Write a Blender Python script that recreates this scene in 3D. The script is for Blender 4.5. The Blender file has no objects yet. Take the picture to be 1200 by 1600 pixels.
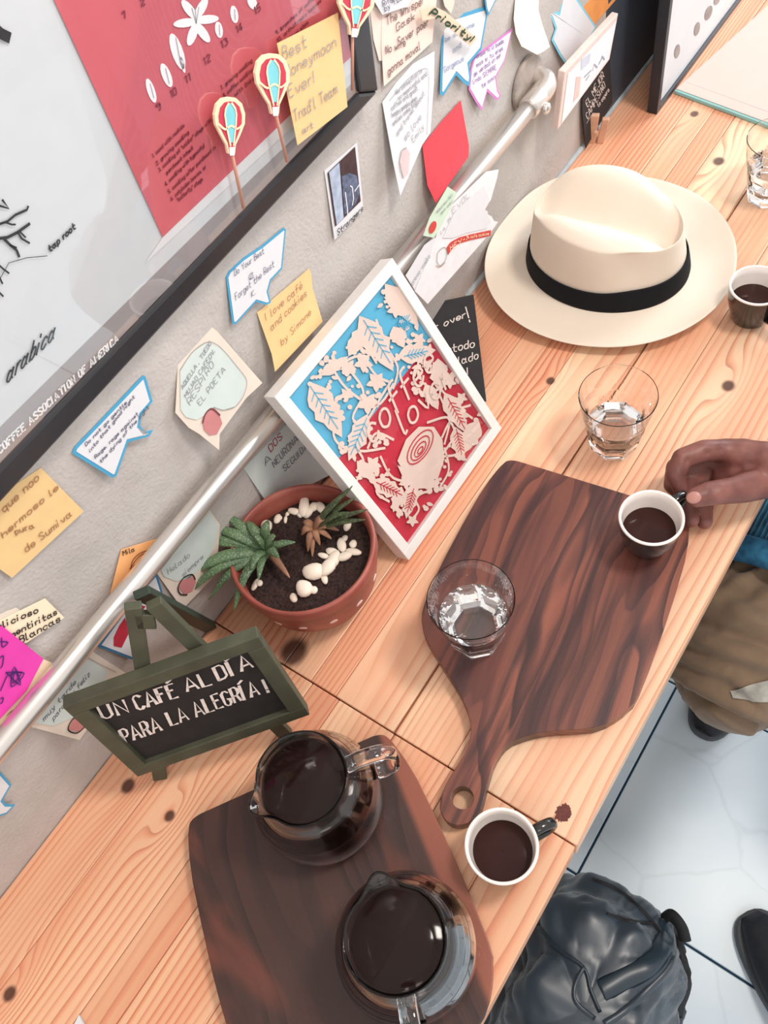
import bpy, bmesh, math, random
from mathutils import Vector, Matrix, noise
random.seed(7)
sc = bpy.context.scene
col = sc.collection
V = Vector
# ------------------------------------------------------------------ camera
TZ = 0.77                                   # table top height
CAM = V((0.0, -0.505, 1.65)); FPX = 1384.4  # focal length in pixels of the 1200x1600 frame
Wm = Matrix(((0.55197572, -0.75518427, 0.353581), (-0.81937454, -0.41251845, 0.39806268), (-0.15475199, -0.5094362, -0.84647893)))
cam_d = bpy.data.cameras.new('camera'); cam = bpy.data.objects.new('camera', cam_d); col.objects.link(cam)
cam_d.sensor_fit = 'VERTICAL'; cam_d.sensor_height = 24; cam_d.sensor_width = 18; cam_d.lens = 24 * FPX / 1600; cam_d.clip_start = .02
Rm = Matrix((Wm.col[0], -Wm.col[1], -Wm.col[2])).transposed()
cam.matrix_world = Matrix.Translation(CAM) @ Rm.to_4x4()
sc.camera = cam
# ------------------------------------------------------------------ light
w = bpy.data.worlds.new('world'); sc.world = w; w.use_nodes = True
bgn = w.node_tree.nodes['Background']; bgn.inputs[0].default_value = (1.0, .965, .945, 1); bgn.inputs[1].default_value = 0.95
def area(name, loc, target, size, power, color, sy=None):
    l = bpy.data.lights.new(name, 'AREA'); l.energy = power; l.color = color; l.size = size
    if sy: l.shape = 'RECTANGLE'; l.size_y = sy
    o = bpy.data.objects.new(name, l); col.objects.link(o); o.location = loc
    o.rotation_euler = (V(target) - V(loc)).to_track_quat('-Z', 'Y').to_euler(); return o
area('daylight_window', (3.1, -.95, 1.75), (.4, -.3, .8), 1.1, 62, (.93, .97, 1.0), 1.3)
area('ceiling_lamp', (.9, -.95, 2.75), (.5, -.25, .8), .34, 22, (1.0, .91, .83))
area('ceiling_lamp', (-.9, -1.3, 2.75), (0, -.3, .8), .5, 6, (1.0, .88, .78))
sc.view_settings.view_transform = 'Standard'; sc.view_settings.look = 'None'
sc.view_settings.exposure = 0.02; sc.view_settings.gamma = 1; sc.view_settings.use_curve_mapping = False
sc.cycles.max_bounces = 12; sc.cycles.transmission_bounces = 12; sc.cycles.transparent_max_bounces = 16
sc.cycles.use_denoising = True
# ------------------------------------------------------------------ photograph geometry helpers
def ray(u, v): return Wm @ V(((u - 600) / FPX, (v - 800) / FPX, 1.0))
class Plane:
    def __init__(s, P, n): s.P = V(P); s.n = V(n).normalized()
    def at(s, u, v, off=0.0):
        d = ray(u, v); t = (s.P - CAM).dot(s.n) / d.dot(s.n); p = CAM + d * t
        return p + s.n * off
def T(u, v, z=0.0): return Plane((0, 0, TZ + z), (0, 0, 1)).at(u, v)
def Wp(u, v, d=0.0): return Plane((0, -d, 0), (0, -1, 0)).at(u, v)
def wplane(u, v, d=.001, tilt=0.0, yaw=0.0):
    """plane near the wall through pixel (u,v) at distance d, its lower side lifted by tilt degrees, its right side by yaw"""
    a = math.radians(tilt); b = math.radians(yaw)
    return Plane(Wp(u, v, d), (math.sin(-b), -math.cos(a) * math.cos(b), math.sin(a)))
# ------------------------------------------------------------------ materials
MATS = {}
class NT:
    def __init__(s, name):
        s.m = bpy.data.materials.new(name); s.m.use_nodes = True; s.t = s.m.node_tree; s.b = s.t.nodes['Principled BSDF']
    def n(s, typ, **k):
        nd = s.t.nodes.new(typ)
        for a, v in k.items():
            if a.startswith('i_'):
                key = a[2:]; key = int(key) if key.isdigit() else key.replace('_', ' ')
                if hasattr(v, 'is_output'): s.t.links.new(v, nd.inputs[key])
                else: nd.inputs[key].default_value = v
            else: setattr(nd, a, v)
        return nd
    def link(s, a, b): s.t.links.new(a, b)
    def math(s, op, a, b=0.0, c=None):
        nd = s.n('ShaderNodeMath', operation=op)
        for i, v in enumerate((a, b) if c is None else (a, b, c)):
            if hasattr(v, 'is_output'): s.link(v, nd.inputs[i])
            else: nd.inputs[i].default_value = v
        return nd.outputs[0]
    def ramp(s, fac, stops):
        r = s.n('ShaderNodeValToRGB'); s.link(fac, r.inputs[0]); e = r.color_ramp.elements
        while len(e) < len(stops): e.new(.5)
        for k, (p, c) in enumerate(stops): e[k].position = p; e[k].color = (*c, 1)
        return r.outputs[0]
    def mix(s, fac, a, b, blend='MIX'):
        nd = s.n('ShaderNodeMix', data_type='RGBA', blend_type=blend)
        for sock, v in ((nd.inputs[0], fac), (nd.inputs[6], a), (nd.inputs[7], b)):
            if hasattr(v, 'is_output'): s.link(v, sock)
            else: sock.default_value = v if not isinstance(v, tuple) or len(v) == 4 else (*v, 1)
        return nd.outputs[2]
    def bump(s, h, strength=.3, dist=.001):
        b = s.n('ShaderNodeBump'); b.inputs['Strength'].default_value = strength; b.inputs['Distance'].default_value = dist
        s.link(h, b.inputs['Height']); s.link(b.outputs[0], s.b.inputs['Normal'])
def S(r, g, b): # sRGB 0-255 -> linear
    f = lambda c: (c / 255 / 12.92) if c / 255 <= .04045 else ((c / 255 + .055) / 1.055) ** 2.4
    return (f(r), f(g), f(b))
def mat(name, rgb, rough=.6, metal=0.0, var=.06, scale=60, bump=0.0, spec=.5, sheen=0.0, coat=0.0):
    """plain procedural surface: base colour with a little noise, optional relief"""
    if name in MATS: return MATS[name]
    k = NT(name); c = S(*rgb)
    tc = k.n('ShaderNodeTexCoord'); nz = k.n('ShaderNodeTexNoise', i_Scale=scale, i_Detail=4.0); k.link(tc.outputs['Object'], nz.inputs['Vector'])
    lo = tuple(max(0, x * (1 - var)) for x in c); hi = tuple(min(1, x * (1 + var)) for x in c)
    k.link(k.ramp(nz.outputs[0], ((.3, lo), (.7, hi))), k.b.inputs['Base Color'])
    k.b.inputs['Roughness'].default_value = rough; k.b.inputs['Metallic'].default_value = metal
    k.b.inputs['Specular IOR Level'].default_value = spec
    if sheen: k.b.inputs['Sheen Weight'].default_value = sheen
    if coat: k.b.inputs['Coat Weight'].default_value = coat; k.b.inputs['Coat Roughness'].default_value = .08
    if bump: k.bump(nz.outputs[0], 1.0, bump)
    MATS[name] = k.m; return k.m
def glass_mat(name, ior=1.46, tint=(1, 1, 1), rough=0.0):
    if name in MATS: return MATS[name]
    k = NT(name); k.b.inputs['Base Color'].default_value = (*tint, 1); k.b.inputs['Roughness'].default_value = rough
    k.b.inputs['Transmission Weight'].default_value = 1; k.b.inputs['IOR'].default_value = ior
    MATS[name] = k.m; return k.m
def clear_mat(name, gloss=.3):
    """thin clear pane or bowl wall: mostly straight-through light with a fresnel reflection"""
    if name in MATS: return MATS[name]
    k = NT(name); t = k.t
    tr = k.n('ShaderNodeBsdfTransparent'); gl = k.n('ShaderNodeBsdfGlossy'); gl.inputs['Roughness'].default_value = .02
    fr = k.n('ShaderNodeFresnel'); fr.inputs['IOR'].default_value = 1.45
    f = k.math('MULTIPLY', fr.outputs[0], gloss)
    mx = k.n('ShaderNodeMixShader'); k.link(f, mx.inputs[0]); k.link(tr.outputs[0], mx.inputs[1]); k.link(gl.outputs[0], mx.inputs[2])
    k.link(mx.outputs[0], t.nodes['Material Output'].inputs[0]); MATS[name] = k.m; return k.m
def wood_mat(name, light, mid, dark, freq, distort, knots=(), knot_rgb=(60, 25, 20), rough=.45, stretch=(2.0, 16.0), coat=0.0, rand=True, tint=False, streak=.5, sap=None, line=.75, off=(0, 0), patch=None):
    k = NT(name); tc = k.n('ShaderNodeTexCoord'); sep = k.n('ShaderNodeSeparateXYZ'); k.link(tc.outputs['Object'], sep.inputs[0])
    x, y, z = sep.outputs
    if off != (0, 0): x = k.math('ADD', x, off[0]); y = k.math('ADD', y, off[1])
    if rand:
        oi = k.n('ShaderNodeObjectInfo'); r = k.math('MULTIPLY', oi.outputs['Random'], 37.0)
    else: r = 0.0
    xs = k.math('MULTIPLY', x, stretch[0]); ys = k.math('MULTIPLY', y, stretch[1])
    cv = k.n('ShaderNodeCombineXYZ'); k.link(xs, cv.inputs[0]); k.link(ys, cv.inputs[1]); 
    zz = k.math('ADD', r, k.math('MULTIPLY', z, 8.0)); k.link(zz, cv.inputs[2])
    nz = k.n('ShaderNodeTexNoise', i_Scale=1.0, i_Detail=2.5, i_Roughness=.5); k.link(cv.outputs[0], nz.inputs['Vector'])
    if rand:
        fm = k.n('ShaderNodeMapRange'); k.link(k.math('FRACT', k.math('MULTIPLY', oi.outputs['Random'], 7.31)), fm.inputs[0]); fm.inputs[3].default_value = .42; fm.inputs[4].default_value = 1.25
        fy = k.math('MULTIPLY', k.math('MULTIPLY', y, freq), fm.outputs[0])
    else: fy = k.math('MULTIPLY', y, freq)
    ph = k.math('ADD', fy, k.math('MULTIPLY', nz.outputs[0], distort))
    ph = k.math('ADD', ph, k.math('MULTIPLY', z, freq))
    core = None
    for (kx, ky, rad, amp) in knots:
        dx = k.math('MULTIPLY', k.math('SUBTRACT', x, kx), .38); dy = k.math('SUBTRACT', y, ky)
        r2 = k.math('ADD', k.math('MULTIPLY', dx, dx), k.math('MULTIPLY', dy, dy))
        g = k.math('POWER', 2.718, k.math('MULTIPLY', r2, -1 / (2.2 * rad) ** 2))
        ph = k.math('ADD', ph, k.math('MULTIPLY', g, amp))
        dxx = k.math('MULTIPLY', k.math('SUBTRACT', x, kx), .85)
        rr = k.math('SQRT', k.math('ADD', k.math('MULTIPLY', dxx, dxx), k.math('MULTIPLY', dy, dy)))
        cc = k.n('ShaderNodeMapRange', interpolation_type='SMOOTHSTEP'); k.link(rr, cc.inputs[0])
        cc.inputs[1].default_value = rad * 1.15; cc.inputs[2].default_value = rad * .55
        core = cc.outputs[0] if core is None else k.math('MAXIMUM', core, cc.outputs[0])
    fr = k.math('FRACT', ph)
    c1 = k.ramp(fr, ((0.0, S(*light)), (.48, S(*light)), (line + (.08 if tint else 0), S(*mid)), (.95, S(*dark)), (1.0, S(*light))))
    if rand:
        cvm = k.n('ShaderNodeCombineXYZ'); k.link(k.math('MULTIPLY', x, 1.1), cvm.inputs[0]); k.link(k.math('MULTIPLY', y, 22.0), cvm.inputs[1]); k.link(k.math('ADD', zz, 9.0), cvm.inputs[2])
        nm = k.n('ShaderNodeTexNoise', i_Scale=1.0, i_Detail=2.0); k.link(cvm.outputs[0], nm.inputs['Vector'])
        fmm = k.n('ShaderNodeMapRange'); k.link(nm.outputs[0], fmm.inputs[0]); fmm.inputs[1].default_value = .35; fmm.inputs[2].default_value = .6; fmm.inputs[3].default_value = .25; fmm.inputs[4].default_value = 1.0
        fd = k.n('ShaderNodeMapRange'); k.link(fm.outputs[0], fd.inputs[0]); fd.inputs[1].default_value = .42; fd.inputs[2].default_value = .9; fd.inputs[3].default_value = .65; fd.inputs[4].default_value = 1.0
        c1 = k.mix(k.math('MULTIPLY', fmm.outputs[0], fd.outputs[0]), S(*light), c1)
    # slow colour drift across the board
    cv2 = k.n('ShaderNodeCombineXYZ'); k.link(k.math('MULTIPLY', x, .9), cv2.inputs[0]); k.link(k.math('MULTIPLY', y, 14.0), cv2.inputs[1]); k.link(zz, cv2.inputs[2])
    n2 = k.n('ShaderNodeTexNoise', i_Scale=1.3, i_Detail=3.0); k.link(cv2.outputs[0], n2.inputs['Vector'])
    f2 = k.n('ShaderNodeMapRange'); k.link(n2.outputs[0], f2.inputs[0]); f2.inputs[1].default_value = .38; f2.inputs[2].default_value = .66; f2.inputs[3].default_value = 0; f2.inputs[4].default_value = streak
    c2 = k.mix(f2.outputs[0], c1, S(*mid))
    # fine fibre
    cv3 = k.n('ShaderNodeCombineXYZ'); k.link(k.math('MULTIPLY', x, 30.0), cv3.inputs[0]); k.link(k.math('MULTIPLY', y, 900.0), cv3.inputs[1]); k.link(zz, cv3.inputs[2])
    n3 = k.n('ShaderNodeTexNoise', i_Scale=1.0, i_Detail=2.0); k.link(cv3.outputs[0], n3.inputs['Vector'])
    c3 = k.mix(k.math('MULTIPLY', n3.outputs[0], .28), c2, S(*mid))
    if rand:
        v = k.n('ShaderNodeMapRange'); k.link(oi.outputs['Random'], v.inputs[0]); v.inputs[3].default_value = .0; v.inputs[4].default_value = .38
        c3 = k.mix(v.outputs[0], c3, S(*mid))
    if patch:
        cvp = k.n('ShaderNodeCombineXYZ'); k.link(k.math('MULTIPLY', x, patch[3]), cvp.inputs[0]); k.link(k.math('MULTIPLY', y, patch[4]), cvp.inputs[1]); cvp.inputs[2].default_value = patch[5]
        np2 = k.n('ShaderNodeTexNoise', i_Scale=1.0, i_Detail=3.0, i_Roughness=.6, i_Distortion=.6); k.link(cvp.outputs[0], np2.inputs['Vector'])
        fp = k.n('ShaderNodeMapRange', interpolation_type='SMOOTHSTEP'); k.link(np2.outputs[0], fp.inputs[0]); fp.inputs[1].default_value = patch[1]; fp.inputs[2].default_value = patch[2]
        c3 = k.mix(k.math('MULTIPLY', fp.outputs[0], .85), c3, S(*patch[0]))
    if sap:
        m = k.n('ShaderNodeMapRange', interpolation_type='SMOOTHSTEP'); k.link(y, m.inputs[0]); m.inputs[1].default_value = sap[0]; m.inputs[2].default_value = sap[1]
        c3 = k.mix(m.outputs[0], c3, S(*sap[2]))
    if tint: c3 = k.mix(1.0, c3, oi.outputs['Color'], 'MULTIPLY')
    if core is not None: c3 = k.mix(k.math('MULTIPLY', core, .9), c3, S(*knot_rgb))
    k.link(c3, k.b.inputs['Base Color']); k.b.inputs['Roughness'].default_value = rough; k.b.inputs['Specular IOR Level'].default_value = .4
    if coat: k.b.inputs['Coat Weight'].default_value = coat; k.b.inputs['Coat Roughness'].default_value = .25
    k.bump(k.math('ADD', fr, n3.outputs[0]), .25, .0004)
    MATS[name] = k.m; return k.m
# ------------------------------------------------------------------ mesh helpers
ORI = {}
def origin(p): return ORI.get(p.name, V((0, 0, 0))) if p is not None else V((0, 0, 0))
def obj(name, vs, fs, m, parent=None, smooth=False, loc=None):
    """mesh object from world-space vertices; loc = its own origin when it is top-level"""
    o0 = origin(parent) if parent is not None else V(loc or (0, 0, 0))
    me = bpy.data.meshes.new(name); me.from_pydata([tuple(V(v) - o0) for v in vs], [], fs); me.validate()
    if smooth: me.polygons.foreach_set('use_smooth', [True] * len(me.polygons))
    if m: me.materials.append(m)
    o = bpy.data.objects.new(name, me); col.objects.link(o)
    if parent is not None: o.parent = parent
    else: o.location = o0
    ORI[o.name] = o0; return o
def tag(o, label=None, cat=None, group=None, kind=None):
    if label: o['label'] = label
    if cat: o['category'] = cat
    if group: o['group'] = group
    if kind: o['kind'] = kind
    return o
def thing(name, loc, label, cat, group=None):
    o = bpy.data.objects.new(name, None); col.objects.link(o); o.location = loc; o.empty_display_size = .02
    ORI[o.name] = V(loc); return tag(o, label, cat, group)
def dup(root, loc, rz=0.0, **t):
    r = root.copy(); col.objects.link(r); r.location = loc; r.rotation_euler = (0, 0, rz); ORI[r.name] = V(loc)
    for ch in root.children:
        c = ch.copy(); col.objects.link(c); c.parent = r
        for g in ch.children:
            d = g.copy(); col.objects.link(d); d.parent = c
    return tag(r, **t)
def bevel(o, wd, seg=2, angle=40):
    b = o.modifiers.new('bevel', 'BEVEL'); b.width = wd; b.segments = seg; b.limit_method = 'ANGLE'; b.angle_limit = math.radians(angle); return o
def subsurf(o, n=1):
    s = o.modifiers.new('sub', 'SUBSURF'); s.levels = n; s.render_levels = n; return o
def box(x0, x1, y0, y1, z0, z1):
    vs = [(x, y, z) for z in (z0, z1) for y in (y0, y1) for x in (x0, x1)]
    return vs, [(0, 2, 3, 1), (4, 5, 7, 6), (0, 1, 5, 4), (2, 6, 7, 3), (0, 4, 6, 2), (1, 3, 7, 5)]
def obox(P, a, b, c):
    """box with one corner P and edge vectors a,b,c"""
    P, a, b, c = V(P), V(a), V(b), V(c)
    vs = [P + a * i + b * j + c * k for k in (0, 1) for j in (0, 1) for i in (0, 1)]
    fs = [(0, 2, 3, 1), (4, 5, 7, 6), (0, 1, 5, 4), (2, 6, 7, 3), (0, 4, 6, 2), (1, 3, 7, 5)]
    if a.cross(b).dot(c) < 0: fs = [f[::-1] for f in fs]
    return vs, fs
def merge(*vf):
    vs, fs = [], []
    for v, f in vf:
        n = len(vs); vs += list(v); fs += [tuple(i + n for i in g) for g in f]
    return vs, fs
def poly_area(p, n):
    s = V((0, 0, 0))
    for i in range(len(p)): s += p[i].cross(p[(i + 1) % len(p)])
    return s.dot(n)
def prism(pts, n, th):
    """polygon pts (3D, coplanar) extruded by th against n; front face looks along n"""
    pts = [V(p) for p in pts]; n = V(n)
    if poly_area([p - pts[0] for p in pts], n) < 0: pts.reverse()
    k = len(pts); vs = pts + [p - n * th for p in pts]
    fs = [tuple(range(k)), tuple(range(2 * k - 1, k - 1, -1))] + [(i, i + k, (i + 1) % k + k, (i + 1) % k) for i in range(k)]
    return vs, fs
def lathe(prof, c, seg=48, f=None, close=True):
    """profile [(r,z)..] around the axis at c; f(theta, r, z)->(r,z) shapes it"""
    vs, fs = [], []
    for (r, z) in prof:
        for i in range(seg):
            th = 2 * math.pi * i / seg; rr, zz = (r, z) if f is None else f(th, r, z)
            vs.append((c[0] + rr * math.cos(th), c[1] + rr * math.sin(th), c[2] + zz))
    for j in range(len(prof) - 1):
        for i in range(seg):
            a = j * seg + i; b = j * seg + (i + 1) % seg; fs.append((a, b, b + seg, a + seg))
    if close:
        fs.append(tuple(range(seg))[::-1]); n = (len(prof) - 1) * seg; fs.append(tuple(range(n, n + seg)))
    return vs, fs
def tube(path, rad, seg=8, cap=True, flat=1.0, up=None):
    path = [V(p) for p in path]; n = len(path); vs, fs = [], []
    R = rad if hasattr(rad, '__len__') else [rad] * n
    ref = V(up) if up else V((0.123, .321, 1)).normalized()
    for i, p in enumerate(path):
        t = (path[min(i + 1, n - 1)] - path[max(i - 1, 0)]).normalized()
        a = (ref - t * ref.dot(t)); a = a.normalized() if a.length > 1e-6 else t.orthogonal().normalized(); b = t.cross(a)
        if not up: ref = a
        for k in range(seg):
            th = 2 * math.pi * k / seg; vs.append(p + a * math.cos(th) * R[i] * flat + b * math.sin(th) * R[i])
    for i in range(n - 1):
        for k in range(seg):
            q = i * seg + k; r = i * seg + (k + 1) % seg; fs.append((q, r, r + seg, q + seg))
    if cap: fs.append(tuple(range(seg))[::-1]); fs.append(tuple(range((n - 1) * seg, n * seg)))
    return vs, fs
def spline(pts, n=6, closed=False):
    pts = [V(p) for p in pts]; out = []; m = len(pts)
    rng = range(m) if closed else range(m - 1)
    for i in rng:
        p1, p2 = pts[i], pts[(i + 1) % m]
        p0 = pts[(i - 1) % m] if (closed or i > 0) else p1; p3 = pts[(i + 2) % m] if (closed or i < m - 2) else p2
        for k in range(n):
            t = k / n; out.append(.5 * ((2 * p1) + (p2 - p0) * t + (2 * p0 - 5 * p1 + 4 * p2 - p3) * t * t + (3 * p1 - p0 - 3 * p2 + p3) * t ** 3))
    if not closed: out.append(pts[-1])
    return out
# ------------------------------------------------------------------ hand lettering
G = {'a': '4635261513223243|4643 52', 'b': '1912|152636454332 2213', 'c': '4536261513223243', 'd': '4942|4536261513223243',
'e': '14444536261513223243', 'f': '49392822|1646', 'g': '4536261513223243|4641302011', 'h': '1912|1526364542', 'i': '2622|2829', 'j': '36312010|3839',
'k': '1912|451442', 'l': '292232', 'm': '1612|15263532|35465552', 'n': '1612|1526364542', 'o': '261513223243453626', 'p': '1610|1526364543322213',
'q': '4640|4536261513223243', 'r': '1612|152636', 's': '4536261524344332 2213', 't': '29233242|1646', 'u': '1613223243|4642', 'v': '163246', 'w': '1622354256',
'x': '1642|4612', 'y': '1632|463110', 'z': '16461242', 'A': '123952|2444', 'B': '12193948473616|3645433212', 'C': '4839291813223243', 'D': '12193948433212',
'E': '49191242|1636', 'F': '491912|1636', 'G': '48392918132232434535', 'H': '1912|4942|1646', 'I': '2922', 'J': '4943322213', 'K': '1912|491542', 'L': '191242',
'M': '1219355952', 'N': '12194249', 'O': '291813223243483929', 'P': '121939484635 15', 'Q': '291813223243483929|3342', 'R': '121939484635 15|3542',
'S': '483929181726354443322213', 'T': '1959|3932', 'U': '191322324349', 'V': '193249', 'W': '1922364259', 'X': '1942|4912', 'Y': '193659|3632', 'Z': '19491242',
'!': '2924|2223', '.': '2223', ',': '2321', "'": '2927', '"': '2927|3937', '-': '1535', '&': '4214283847242232 4345', '?': '1829 3948473524|2223', '(': '38252432', ')': '28353422',
'0': '291813223243483929', '1': '182922', '2': '1829394847 1242', '3': '1929483736|3645433212', '4': '39144434|3932', '5': '4919163645433212', '6': '392813223243453514', '7': '194922', '8': '2918372635 43322213263748392 9', '9': '4736271829394843 32'}
G['É'] = G['E'] + '|2:4;'; G['Í'] = G['I'] + '|2:4;'; G['é'] = G['e'] + '|2839'; G['í'] = '2622|2839'
def glyph(ch):
    s = G.get(ch, ''); out = []
    for st in s.split('|'):
        st = st.replace(' ', ''); out.append([(ord(st[i]) - 48, ord(st[i + 1]) - 48) for i in range(0, len(st) - 1, 2)])
    return [p for p in out if p]
def strokes_of(text, jit=.25, slant=.0):
    x = 0; res = []
    for ch in text:
        if ch == ' ': x += 3.2; continue
        g = glyph(ch)
        if not g: x += 3; continue
        mx = max(p[0] for s in g for p in s); mn = min(p[0] for s in g for p in s); dy = random.uniform(-jit, jit)
        for s in g: res.append([(x + p[0] - mn + slant * (p[1] - 2) + random.uniform(-jit, jit) * .5, p[1] - 2 + dy + random.uniform(-jit, jit) * .5) for p in s])
        x += max(mx - mn, 1.3) + 1.6
    return res, max(x - 1.6, 1)
def ribbon(pts, wd, n, vary=0.0):
    pts = [V(p) for p in pts]; vs, fs = [], []
    m = len(pts)
    if m < 2: return vs, fs
    for i, p in enumerate(pts):
        t = pts[min(i + 1, m - 1)] - pts[max(i - 1, 0)]
        if t.length < 1e-9: t = V((1, 0, 0))
        s = n.cross(t.normalized()); q = wd * .5 * (1 + random.uniform(-vary, vary)); e = t.normalized() * wd * .3 * ((i == m - 1) - (i == 0))
        vs += [p + s * q + e, p - s * q + e]
    for i in range(m - 1): fs.append((2 * i, 2 * i + 1, 2 * i + 3, 2 * i + 2))
    return vs, fs
def write(pl, text, a, b, h, wd, up=None, slant=.1, jit=.25, off=.0004, smooth=True, vary=.0):
    """text on plane pl from pixel a to pixel b (baseline), capitals h pixels tall"""
    A = pl.at(*a, off); B = pl.at(*b, off); up = up or (-.3, -1)
    l = math.hypot(*up); U = pl.at(a[0] + up[0] / l * h, a[1] + up[1] / l * h, off) - A
    st, L = strokes_of(text, jit, slant); ex = (B - A) / L; ey = U / 7.0; parts = []
    for s in st:
        p = [A + ex * q[0] + ey * q[1] for q in s]
        if smooth and len(p) > 2: p = spline(p, 3)
        parts.append(ribbon(p, wd, pl.n, vary))
    return merge(*parts)
def write3(A, ex, ey, n, text, L, wd, **k):
    st, l = strokes_of(text, k.get('jit', .2), k.get('slant', 0)); parts = []
    for s in st:
        p = [A + ex * (q[0] * L / l) + ey * (q[1] / 7) for q in s]
        if len(p) > 2: p = spline(p, 3)
        parts.append(ribbon(p, wd, n, k.get('vary', 0)))
    return merge(*parts)
INK = mat('pen_ink', (92, 92, 112), .8); INKB = mat('brown_ink', (165, 120, 82), .8); INKG = mat('grey_pencil', (150, 150, 156), .8); INKD = mat('dark_marker', (45, 28, 28), .8)
WHITE = mat('white_paper', (222, 222, 226), .85, var=.02); CREAM = mat('cream_paper', (226, 212, 198), .85, var=.03); YEL = mat('yellow_sticky_paper', (232, 196, 140), .85, var=.03)
BLUE = mat('blue_edge_print', (75, 160, 200), .8, var=.04); PINKE = mat('pink_edge_print', (214, 130, 200), .8); PALE = mat('pale_green_print', (205, 216, 212), .85, var=.03)
CUPPINK = mat('pink_cup_print', (200, 130, 130), .85); GREY = mat('grey_line_print', (150, 150, 150), .8)
def px(pts, sc_=1.0, ox=0, oy=0): return [(ox + x / sc_, oy + y / sc_) for x, y in pts]
def patch(name, pts, pl, off, m, parent, th=.00008):
    vs, fs = prism([pl.at(u, v, off) for u, v in pts], pl.n, th); return obj(name, vs, fs, m, parent)
def inset(pts3, n, d):
    out = []; k = len(pts3); sgn = 1 if poly_area([p - pts3[0] for p in pts3], n) > 0 else -1
    for i in range(k):
        a, b, c = pts3[i - 1], pts3[i], pts3[(i + 1) % k]
        e1 = (b - a).normalized(); e2 = (c - b).normalized()
        n1 = n.cross(e1) * sgn; n2 = n.cross(e2) * sgn; m = (n1 + n2); 
        if m.length < 1e-5: m = n1
        m.normalize(); out.append(b + m * d / max(.55, m.dot(n1)))
    return out
def note(name, label, cat, poly, pl, m, group=None, border=None, bw=.0022, texts=(), ink=None, wd=.0007, th=.0005, up=None, lines=(), patches=(), curl=0.0):
    P3 = [pl.at(u, v) for u, v in poly]; vs, fs = prism(P3, pl.n, th)
    o = obj(name, vs, fs, m if not border else border, loc=P3[0]); tag(o, label, cat, group)
    if border:
        q = inset(P3, pl.n, bw); v2, f2 = prism([p + pl.n * .0003 for p in q], pl.n, .0001); obj('writing_area', v2, f2, m, o)
    for (nm, pp, mm) in patches: patch(nm, pp, pl, .0006, mm, o)
    tx = [write(pl, t, a, b, h, wd, up, off=.0010) for (t, a, b, h) in texts]
    if tx: v3, f3 = merge(*tx); obj('handwriting', v3, f3, ink or INK, o)
    for (nm, pts, ww, mm) in lines:
        v4, f4 = ribbon(spline([pl.at(u, v, .0009) for u, v in pts], 4), ww, pl.n); obj(nm, v4, f4, mm, o)
    return o
# ================================================================== THE SETTING
def concrete():
    k = NT('trowelled_concrete'); tc = k.n('ShaderNodeTexCoord')
    n1 = k.n('ShaderNodeTexNoise', i_Scale=5.0, i_Detail=5.0, i_Roughness=.6); k.link(tc.outputs['Object'], n1.inputs[0])
    n2 = k.n('ShaderNodeTexNoise', i_Scale=260.0, i_Detail=3.0); k.link(tc.outputs['Object'], n2.inputs[0])
    n3 = k.n('ShaderNodeTexNoise', i_Scale=42.0, i_Detail=5.0); k.link(tc.outputs['Object'], n3.inputs[0])
    c = k.ramp(n1.outputs[0], ((.3, S(172, 165, 160)), (.7, S(206, 199, 194))))
    c = k.mix(k.math('MULTIPLY', n3.outputs[0], .35), c, S(150, 145, 142)); c = k.mix(k.math('MULTIPLY', n2.outputs[0], .25), c, S(225, 220, 216))
    k.link(c, k.b.inputs['Base Color']); k.b.inputs['Roughness'].default_value = .85
    k.bump(k.math('ADD', n2.outputs[0], k.math('MULTIPLY', n3.outputs[0], 2.0)), .6, .0012); return k.m
vs, fs = box(-1.2, 2.6, 0, .12, 0, 2.8); tag(obj('wall_back', vs, fs, concrete()), kind='structure')
def tile_mat():
    k = NT('polished_pale_tile'); tc = k.n('ShaderNodeTexCoord')
    n1 = k.n('ShaderNodeTexNoise', i_Scale=3.0, i_Detail=6.0); k.link(tc.outputs['Object'], n1.inputs[0])
    c = k.ramp(n1.outputs[0], ((.25, S(192, 214, 228)), (.7, S(222, 234, 242))))
    mp = k.mix(.12, tc.outputs['Object'], n1.outputs['Color'])
    vo = k.n('ShaderNodeTexVoronoi', feature='DISTANCE_TO_EDGE', i_Scale=6.0); k.link(mp, vo.inputs[0])
    f = k.n('ShaderNodeMapRange'); k.link(vo.outputs[0], f.inputs[0]); f.inputs[1].default_value = 0; f.inputs[2].default_value = .02; f.inputs[3].default_value = .16; f.inputs[4].default_value = 0
    c = k.mix(f.outputs[0], c, S(150, 160, 166)); k.link(c, k.b.inputs['Base Color']); k.b.inputs['Roughness'].default_value = .28; k.b.inputs['Specular IOR Level'].default_value = .4; return k.m
vs, fs = box(-1.2, 2.6, -2.6, 0, -.05, -.004); floor = obj('floor', vs, fs, mat('dark_grout', (30, 62, 84), .9)); tag(floor, kind='structure')
TM = tile_mat(); GX, GY, GS = .2495, -.4285, .394
tile_me = None
for i in range(-3, 6):
    for j in range(-5, 1):
        x0 = GX + i * GS + .002; y0 = GY + j * GS + .002; x1 = x0 + GS - .004; y1 = y0 + GS - .004
        if tile_me is None:
            vs, fs = box(0, GS - .004, 0, GS - .004, -.006, 0); tl = obj('tile', vs, fs, TM); bevel(tl, .0012, 1); tile_me = tl
            tl.parent = floor; tl.location = (x0, y0, 0)
        else:
            tl = tile_me.copy(); col.objects.link(tl); tl.location = (x0, y0, 0)
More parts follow.
